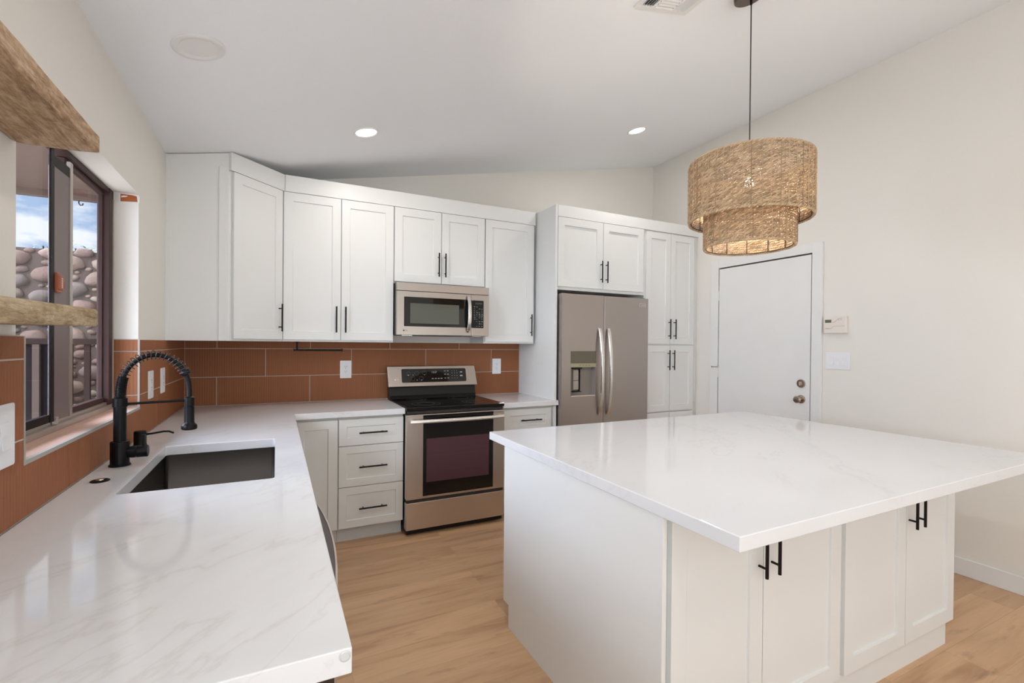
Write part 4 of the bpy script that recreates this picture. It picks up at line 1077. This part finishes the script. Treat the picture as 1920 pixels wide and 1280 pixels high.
pieces('paddle', MB().box(cx0 + 0.052, cx0 + 0.105, FY + 0.054, FY + 0.035, 1.075, 1.165).box(cx0 + 0.048, cx0 + 0.101, FY + 0.054, FY + 0.028, 0.995, 1.073), 'paddle_grey', ld, bevel=0.003)
obj('paddle_bracket', MB().box(cx0 + 0.112, cx0 + 0.118, FY + 0.054, FY + 0.030, 0.985, 1.175).box(cx0 + 0.03, cx0 + 0.118, FY + 0.054, FY + 0.012, 0.978, 0.985), 'black_plastic', ld)
obj('nozzle', MB().box(cx0 + 0.04, cx0 + 0.125, FY + 0.054, FY + 0.01, 1.172, 1.186), 'black_plastic', ld, bevel=0.002)
obj('drip_lip', MB().box(cx0 + 0.006, cx1 - 0.006, FY + 0.054, FY - 0.004, cz0 - 0.003, cz0 + 0.006), 'stainless_light', ld, bevel=0.001)
bowed(ld, 'handle', (1, 0, 0), (3.075, FY, 1.525), (3.078, FY, 0.775), (0, -1, 0), 0.048, 0.030, 0.014, 'stainless_light', off=0.0008)
bowed(rd, 'handle', (1, 0, 0), (3.168, FY, 1.525), (3.168, FY, 0.775), (0, -1, 0), 0.048, 0.030, 0.014, 'stainless_light', off=0.0008)
obj('badge', MB().box(3.520, 3.592, FY - 0.0004, FY - 0.002, 1.728, 1.757), 'chrome', rd, bevel=0.001)
obj('badge_field', MB().box(3.524, 3.588, FY - 0.0019, FY - 0.0024, 1.732, 1.753), 'dispenser_grey', rd)
text('badge_letters', 'FRIGIDAIRE', 0.011, (3.556, FY - 0.0027, 1.7425), (1, 0, 0), (0, 0, 1), 'plastic_white', rd)

# ------------------------------------------------------------------ island
IX0, IX1, IY1, IY0 = 1.592, 3.568, -1.728, -3.238
it = tag(obj('island_countertop', MB().box(IX0, IX1, IY0, IY1, CB, CT), 'quartz', loc=(2.58, -2.48, CB), bevel=0.003, seg=3), 'large rectangular white quartz countertop of the island', 'countertop')
BY0, BY1 = -2.960, -1.905
ep = tag(obj('island_end_panel', MB().prism([(BY0 - 0.018, 0.0), (-1.962, 0.0), (-1.962, 0.108), (BY1, 0.108), (BY1, CB - 0.0006), (BY0 - 0.018, CB - 0.0006)], lambda p, k: ((1.597, 1.613)[k], p[0], p[1])), 'cabinet_white', loc=(1.605, -2.43, 0), bevel=0.001),
          'plain white panel closing the island end toward the sink side', 'panel')
def island_cab(label, x0, x1, da, db_, h1, h2):
    t = thing('island_cabinet', label, 'cabinet', ((x0 + x1) / 2, -2.43, 0), group='island base cabinets')
    obj('body', MB().box(x0, x1, BY0, BY1, 0.11, CB - 0.0006), 'cabinet_white', t, bevel=0.001)
    obj('toe_kick', MB().box(x0, x1 - (0.022 if x1 > 3 else 0), BY0 + 0.003, BY1 - 0.06, 0.0, 0.1095), 'cabinet_white', t)
    for (a, b), h in ((da, h1), (db_, h2)):
        d = front('door', t, a, b, 0.122, 0.862, BY0 - 0.0004, fr=0.062, rec=0.009)
        bar_pull((h, BY0 - 0.02, 0.712), (0, 0, 1), (0, -1, 0), d, post=0.064)
island_cab('white two-door island cabinet under the near corner of the island top', 1.614, 2.5065, (1.632, 2.044), (2.048, 2.494), 2.022, 2.087)
island_cab('white two-door island cabinet at the end toward the right wall', 2.5075, 3.402, (2.522, 2.964), (2.968, 3.394), 2.985, 3.050)

# ------------------------------------------------------------------ shelves
def shelf(label, top, bot, y1, y0, d, mat, seed, z_left=None):
    """rough slab: top/bot heights at y1 (far end) and at y0 (near end)"""
    m = MB(); n = 60; k = 7; secs = []
    for i in range(n + 1):
        u = i / n; y = y1 + (y0 - y1) * u
        zt = top[0] + (top[1] - top[0]) * u; zb_ = bot[0] + (bot[1] - bot[0]) * u
        pr = []
        rr_ = 0.004 if i in (0, n) else 0.0
        def w(a, b, s_): return s_ * noise.noise(Vector((a * 9 + seed, y * 14, b * 9)))
        loop = [(0.0, zb_)] + [(d * q, zb_ + w(q, 0, 0.004)) for q in (0.25, 0.5, 0.75)] + [(d - 0.004 + w(1, 0, 0.003), zb_ + 0.0 + rr_), (d + w(1, .1, 0.003), zb_ + 0.006), (d + w(1, .5, 0.004), (zb_ + zt) / 2), (d + w(1, .9, 0.003), zt - 0.006), (d - 0.005, zt - rr_), (d * 0.5, zt + w(.5, 1, 0.003)), (0.0, zt)]
        secs.append([(x - (rr_ if x > 0.1 else 0), y, z) for x, z in loop])
    m.sweep(secs)
    o = obj('wooden_shelf', m, mat, loc=(0.0, (y0 + y1) / 2, bot[0]), smooth=True, ang=50)
    return tag(o, label, 'shelf')
shelf('upper chunky rustic wooden shelf left of the window', (1.916, 1.925), (1.869, 1.860), -2.400, -3.25, 0.163, 'rustic_wood', 3)
shelf('lower chunky rustic wooden shelf left of the window', (1.459, 1.448), (1.414, 1.400), -2.400, -3.25, 0.162, 'rustic_wood_pale', 8)

# ------------------------------------------------------------------ ceiling fixtures
CN = Vector((0.20312, 0, -1)).normalized()           # down from the sloping ceiling
CA = Vector((1, 0, 0.20312)).normalized(); CBv = Vector((0, 1, 0))
def recessed(label, x, y, R, r, lit, group=None, power=5.7):
    o = Vector((x, y, ceil_z(x)))
    t = thing('recessed_light', label, 'ceiling light', o, group=group)
    obj('trim_ring', MB().lathe([(R, 0.0003), (R, 0.004), (R - 0.006, 0.0075), (r + 0.006, 0.0065), (r, 0.002), (r, 0.0003)], o, CN, 48, closed_ends=False), 'trim_white', t, smooth=True)
    obj('lens', MB().lathe([(0.0, 0.0004), (r, 0.0004), (r, 0.0025), (0.0, 0.003)], o, CN, 40, closed_ends=False), 'lamp_lens' if lit else 'lens_off', t, smooth=True)
    if lit:
        light('recessed_lamp', 'AREA', o + CN * 0.012, power, (1.0, 0.96, 0.92), direction=CN, shape='DISK', size=0.11)
recessed('unlit round recessed ceiling light nearest the window wall', 0.300, -1.770, 0.093, 0.066, False)
recessed('lit round recessed ceiling light above the microwave side', 1.079, -0.935, 0.078, 0.062, True)
recessed('lit round recessed ceiling light above the refrigerator and pantry', 3.210, -0.998, 0.078, 0.062, True)
for x, y in ((1.08, -2.8), (1.08, -4.6), (3.21, -4.6), (1.08, -6.6), (3.21, -6.6)):  # added ceiling lamps, out of view, to brighten counters, island and aisle
    recessed('added lit round recessed ceiling light above or behind the camera, out of the frame', x, y, 0.078, 0.062, True, group='added recessed ceiling lights out of the frame', power=5.2)
# supply vent
vo = Vector((2.0, -2.353, 0))
def vp(a, b, n): x = 2.0 + a; return Vector((x, -2.353 - b, ceil_z(x))) + CN * n
vt = thing('ceiling_vent', 'white louvred ceiling vent beside the pendant canopy', 'vent', vp(0.155, 0.15, 0))
def vbox(m, a0, a1, b0, b1, n0, n1, tilt=0):
    m.add([vp(a0, b0, n0), vp(a1, b0, n0), vp(a1, b1, n0), vp(a0, b1, n0), vp(a0, b0, n1), vp(a1, b0, n1), vp(a1, b1, n1), vp(a0, b1, n1)],
          [(3, 2, 1, 0), (4, 5, 6, 7), (0, 1, 5, 4), (1, 2, 6, 5), (2, 3, 7, 6), (3, 0, 4, 7)])
m = MB(); W_ = 0.31; b_ = 0.028
vbox(m, 0, W_, 0, b_, .0003, .006); vbox(m, 0, W_, W_ - b_, W_, .0003, .006); vbox(m, 0, b_, b_, W_ - b_, .0003, .006); vbox(m, W_ - b_, W_, b_, W_ - b_, .0003, .006)
vbox(m, 0.088, 0.098, b_, W_ - b_, .0003, .007); vbox(m, 0.205, 0.215, b_, W_ - b_, .0003, .007)
obj('frame', m, 'trim_white', vt, bevel=0.001)
m = MB(); vbox(m, b_, W_ - b_, b_, W_ - b_, .0002, .0006); obj('duct_backing', m, 'vent_dark', vt)
m = MB()
def slat(m, A0, B0, w, h):      # tilted blade
    (a0, b0), (a1, b1) = A0, B0
    m.add([vp(a0, b0, .001), vp(a1, b1, .001), vp(a1 + w, b1 + h, .010), vp(a0 + w, b0 + h, .010), vp(a0, b0, .0016), vp(a1, b1, .0016), vp(a1 + w, b1 + h, .0106), vp(a0 + w, b0 + h, .0106)],
          [(3, 2, 1, 0), (4, 5, 6, 7), (0, 1, 5, 4), (1, 2, 6, 5), (2, 3, 7, 6), (3, 0, 4, 7)])
for i in range(4): slat(m, (0.034 + i * 0.014, b_), (0.034 + i * 0.014, W_ - b_), -0.0085, 0)
for i in range(4): slat(m, (0.222 + i * 0.015, b_), (0.222 + i * 0.015, W_ - b_), 0.008, 0)
for i in range(14): slat(m, (0.100, b_ + 0.012 + i * 0.018), (0.203, b_ + 0.012 + i * 0.018), 0, -0.012)
obj('louvres', m, 'trim_white', vt)

# ------------------------------------------------------------------ pendant
PK = 0.965
PX, PY = 0.5829 + (2.596 - 0.5829) * PK, -4.011 + (-2.494 + 4.011) * PK
def PZ(z): return 1.3763 + (z - 1.3763) * PK
pz = ceil_z(PX)
pd = thing('pendant_lamp', 'two-tier woven seagrass drum pendant hanging above the island', 'pendant lamp', (PX, PY, PZ(1.83)))
obj('canopy', MB().lathe([(0.0, 0.0003), (0.062, 0.0003), (0.062, 0.024), (0.060, 0.026), (0.0, 0.026)], (PX - 0.02, PY, ceil_z(PX - 0.02)), CN, 40), 'bronze_canopy', pd, smooth=True)
obj('cord_grip', MB().cyl((PX, PY, pz - 0.022), (PX, PY, pz - 0.05), 0.007, 0.005, seg=12), 'black_plastic', pd, smooth=True)
obj('cord', MB().cyl((PX, PY, pz - 0.045), (PX, PY, PZ(2.245)), 0.0026, seg=8), 'wire_dark', pd, smooth=True)
obj('socket', MB().lathe([(0.0, 0), (0.018, 0), (0.022, 0.012), (0.022, 0.055), (0.008, 0.065), (0.0, 0.065)], (PX, PY, PZ(2.185))), 'black_plastic', pd, smooth=True)
bl = []
for i in range(13):
    a = math.pi * i / 12; bl.append((0.021 * math.sin(a) if i not in (0, 12) else 0.0001, PZ(2.158) + 0.026 * -math.cos(a)))
obj('bulb', MB().lathe([(r, h) for r, h in bl], (PX, PY, 0), closed_ends=False), 'bulb_glow', pd, smooth=True)
light('pendant_bulb', 'POINT', (PX, PY, PZ(2.085)), 8, (1.0, 0.90, 0.78), shadow_soft_size=0.03)

def woven(name, R, z0, z1, seed, label=None):
    """rows of twisted grass strands woven round thin warp strings"""
    rg_ = random.Random(seed)
    rib_n = int(2 * math.pi * R / 0.0345)
    pitch = 0.0112; rows_ = int((z1 - z0 - 0.010) / pitch)
    vs = []; fs = []
    for j in range(rows_):
        zc = z0 + 0.010 + j * pitch + rg_.uniform(-.0006, .0006)
        tw = int(rib_n * rg_.uniform(0.8, 1.15)); ph0 = rg_.uniform(0, 6.28)
        for strand in range(3):
            th = rg_.uniform(0, 6.28); end = th + 2 * math.pi
            # short leaf strips, laid one after another along the row
            while th < end:
                ln = rg_.uniform(0.10, 0.26); w0 = rg_.uniform(0.0032, 0.0064); t0 = 0.0009
                n = 11; o = len(vs); dz = rg_.uniform(-.0007, .0007); dr = rg_.uniform(-.0008, .0012)
                for i in range(n):
                    u = i / (n - 1); a = th + ln * u
                    ph = tw * a + ph0 + strand * 2.0944
                    taper = min(1.0, 0.35 + 4 * u, 0.35 + 4 * (1 - u))
                    rr_ = R + dr + 0.0034 * math.cos(ph); zz = zc + dz + 0.0040 * math.sin(ph)
                    tl = 0.9 * math.cos(ph)          # strip leans as it twists
                    w = w0 * taper
                    ct, st_ = math.cos(a), math.sin(a)
                    for (q, r_) in ((-1, -t0), (1, -t0), (1, t0), (-1, t0)):
                        z_ = zz + q * w * 0.5; r2 = rr_ + r_ + q * w * 0.25 * tl
                        vs.append((PX + r2 * ct, PY + r2 * st_, z_))
                for i in range(n - 1):
                    for k in range(4):
                        l = (k + 1) % 4
                        fs.append((o + i * 4 + k, o + i * 4 + l, o + i * 4 + 4 + l, o + i * 4 + 4 + k))
                th += ln * 0.93
    mb = MB(); mb.v = vs; mb.f = fs
    me = bpy.data.meshes.new(name); base_ = pd.matrix_world.translation
    me.from_pydata([(v[0] - base_.x, v[1] - base_.y, v[2] - base_.z) for v in vs], [], fs)
    me.materials.append(MATS['seagrass']); me.shade_smooth()
    o = bpy.data.objects.new(name, me); COL.objects.link(o); o.parent = pd
    if label: o['label'] = label
    bpy.context.view_layer.update()
    # rims
    m = MB()
    for z in (z0 + 0.004, z1 - 0.004):
        for s_ in (0, 1):
            pts = []; tw = int(2 * math.pi * R / 0.02); nn = tw * 8
            for i in range(nn):
                th = 2 * math.pi * i / nn; ph = tw * th + s_ * math.pi
                pts.append((PX + (R + 0.003 * math.cos(ph)) * math.cos(th), PY + (R + 0.003 * math.cos(ph)) * math.sin(th), z + 0.003 * math.sin(ph)))
            m.tube(pts, 0.0038, 5, closed=True)
    obj('rim_binding', m, 'seagrass', o, smooth=True)
    # warp strings outside, wire frame inside
    m = MB()
    for i in range(rib_n):
        th = 2 * math.pi * (i + rg_.uniform(-.1, .1)) / rib_n
        c, s_ = math.cos(th), math.sin(th); pts = []
        n = 24
        for q in range(n + 1):
            z = z0 + 0.006 + (z1 - z0 - 0.012) * q / n
            r = R + (0.0068 if q % 2 else 0.0054); pts.append((PX + r * c, PY + r * s_, z))
        m.tube(pts, 0.0015, 4)
    obj('warp_strings', m, 'seagrass', o)
    m = MB()
    for z in (z0 + 0.006, z1 - 0.006):
        m.tube([(PX + (R - 0.008) * math.cos(2 * math.pi * i / 64), PY + (R - 0.008) * math.sin(2 * math.pi * i / 64), z) for i in range(64)], 0.002, 6, closed=True)
    for i in range(12):
        th = 2 * math.pi * (i + 0.3) / 12; c, s_ = math.cos(th), math.sin(th)
        m.cyl((PX + (R - 0.0085) * c, PY + (R - 0.0085) * s_, z0 + 0.006), (PX + (R - 0.0085) * c, PY + (R - 0.0085) * s_, z1 - 0.006), 0.002, seg=6)
    obj('wire_frame', m, 'wire_dark', o)
    return o
up_ = woven('upper_drum', 0.266 * PK, PZ(1.974), PZ(2.255), 11)
lo_ = woven('lower_drum', 0.195 * PK, PZ(1.846), PZ(2.040), 12)
m = MB()
for i in range(3):
    th = 2 * math.pi * i / 3 + 0.5
    c_, s_ = math.cos(th), math.sin(th)
    m.cyl((PX, PY, PZ(2.247)), (PX + 0.258 * PK * c_, PY + 0.258 * PK * s_, PZ(2.247)), 0.0022, seg=6)
    m.cyl((PX + 0.187 * PK * c_, PY + 0.187 * PK * s_, PZ(2.032)), (PX + 0.256 * PK * c_, PY + 0.256 * PK * s_, PZ(1.984)), 0.0022, seg=6)
obj('spider_frame', m, 'wire_dark', pd)
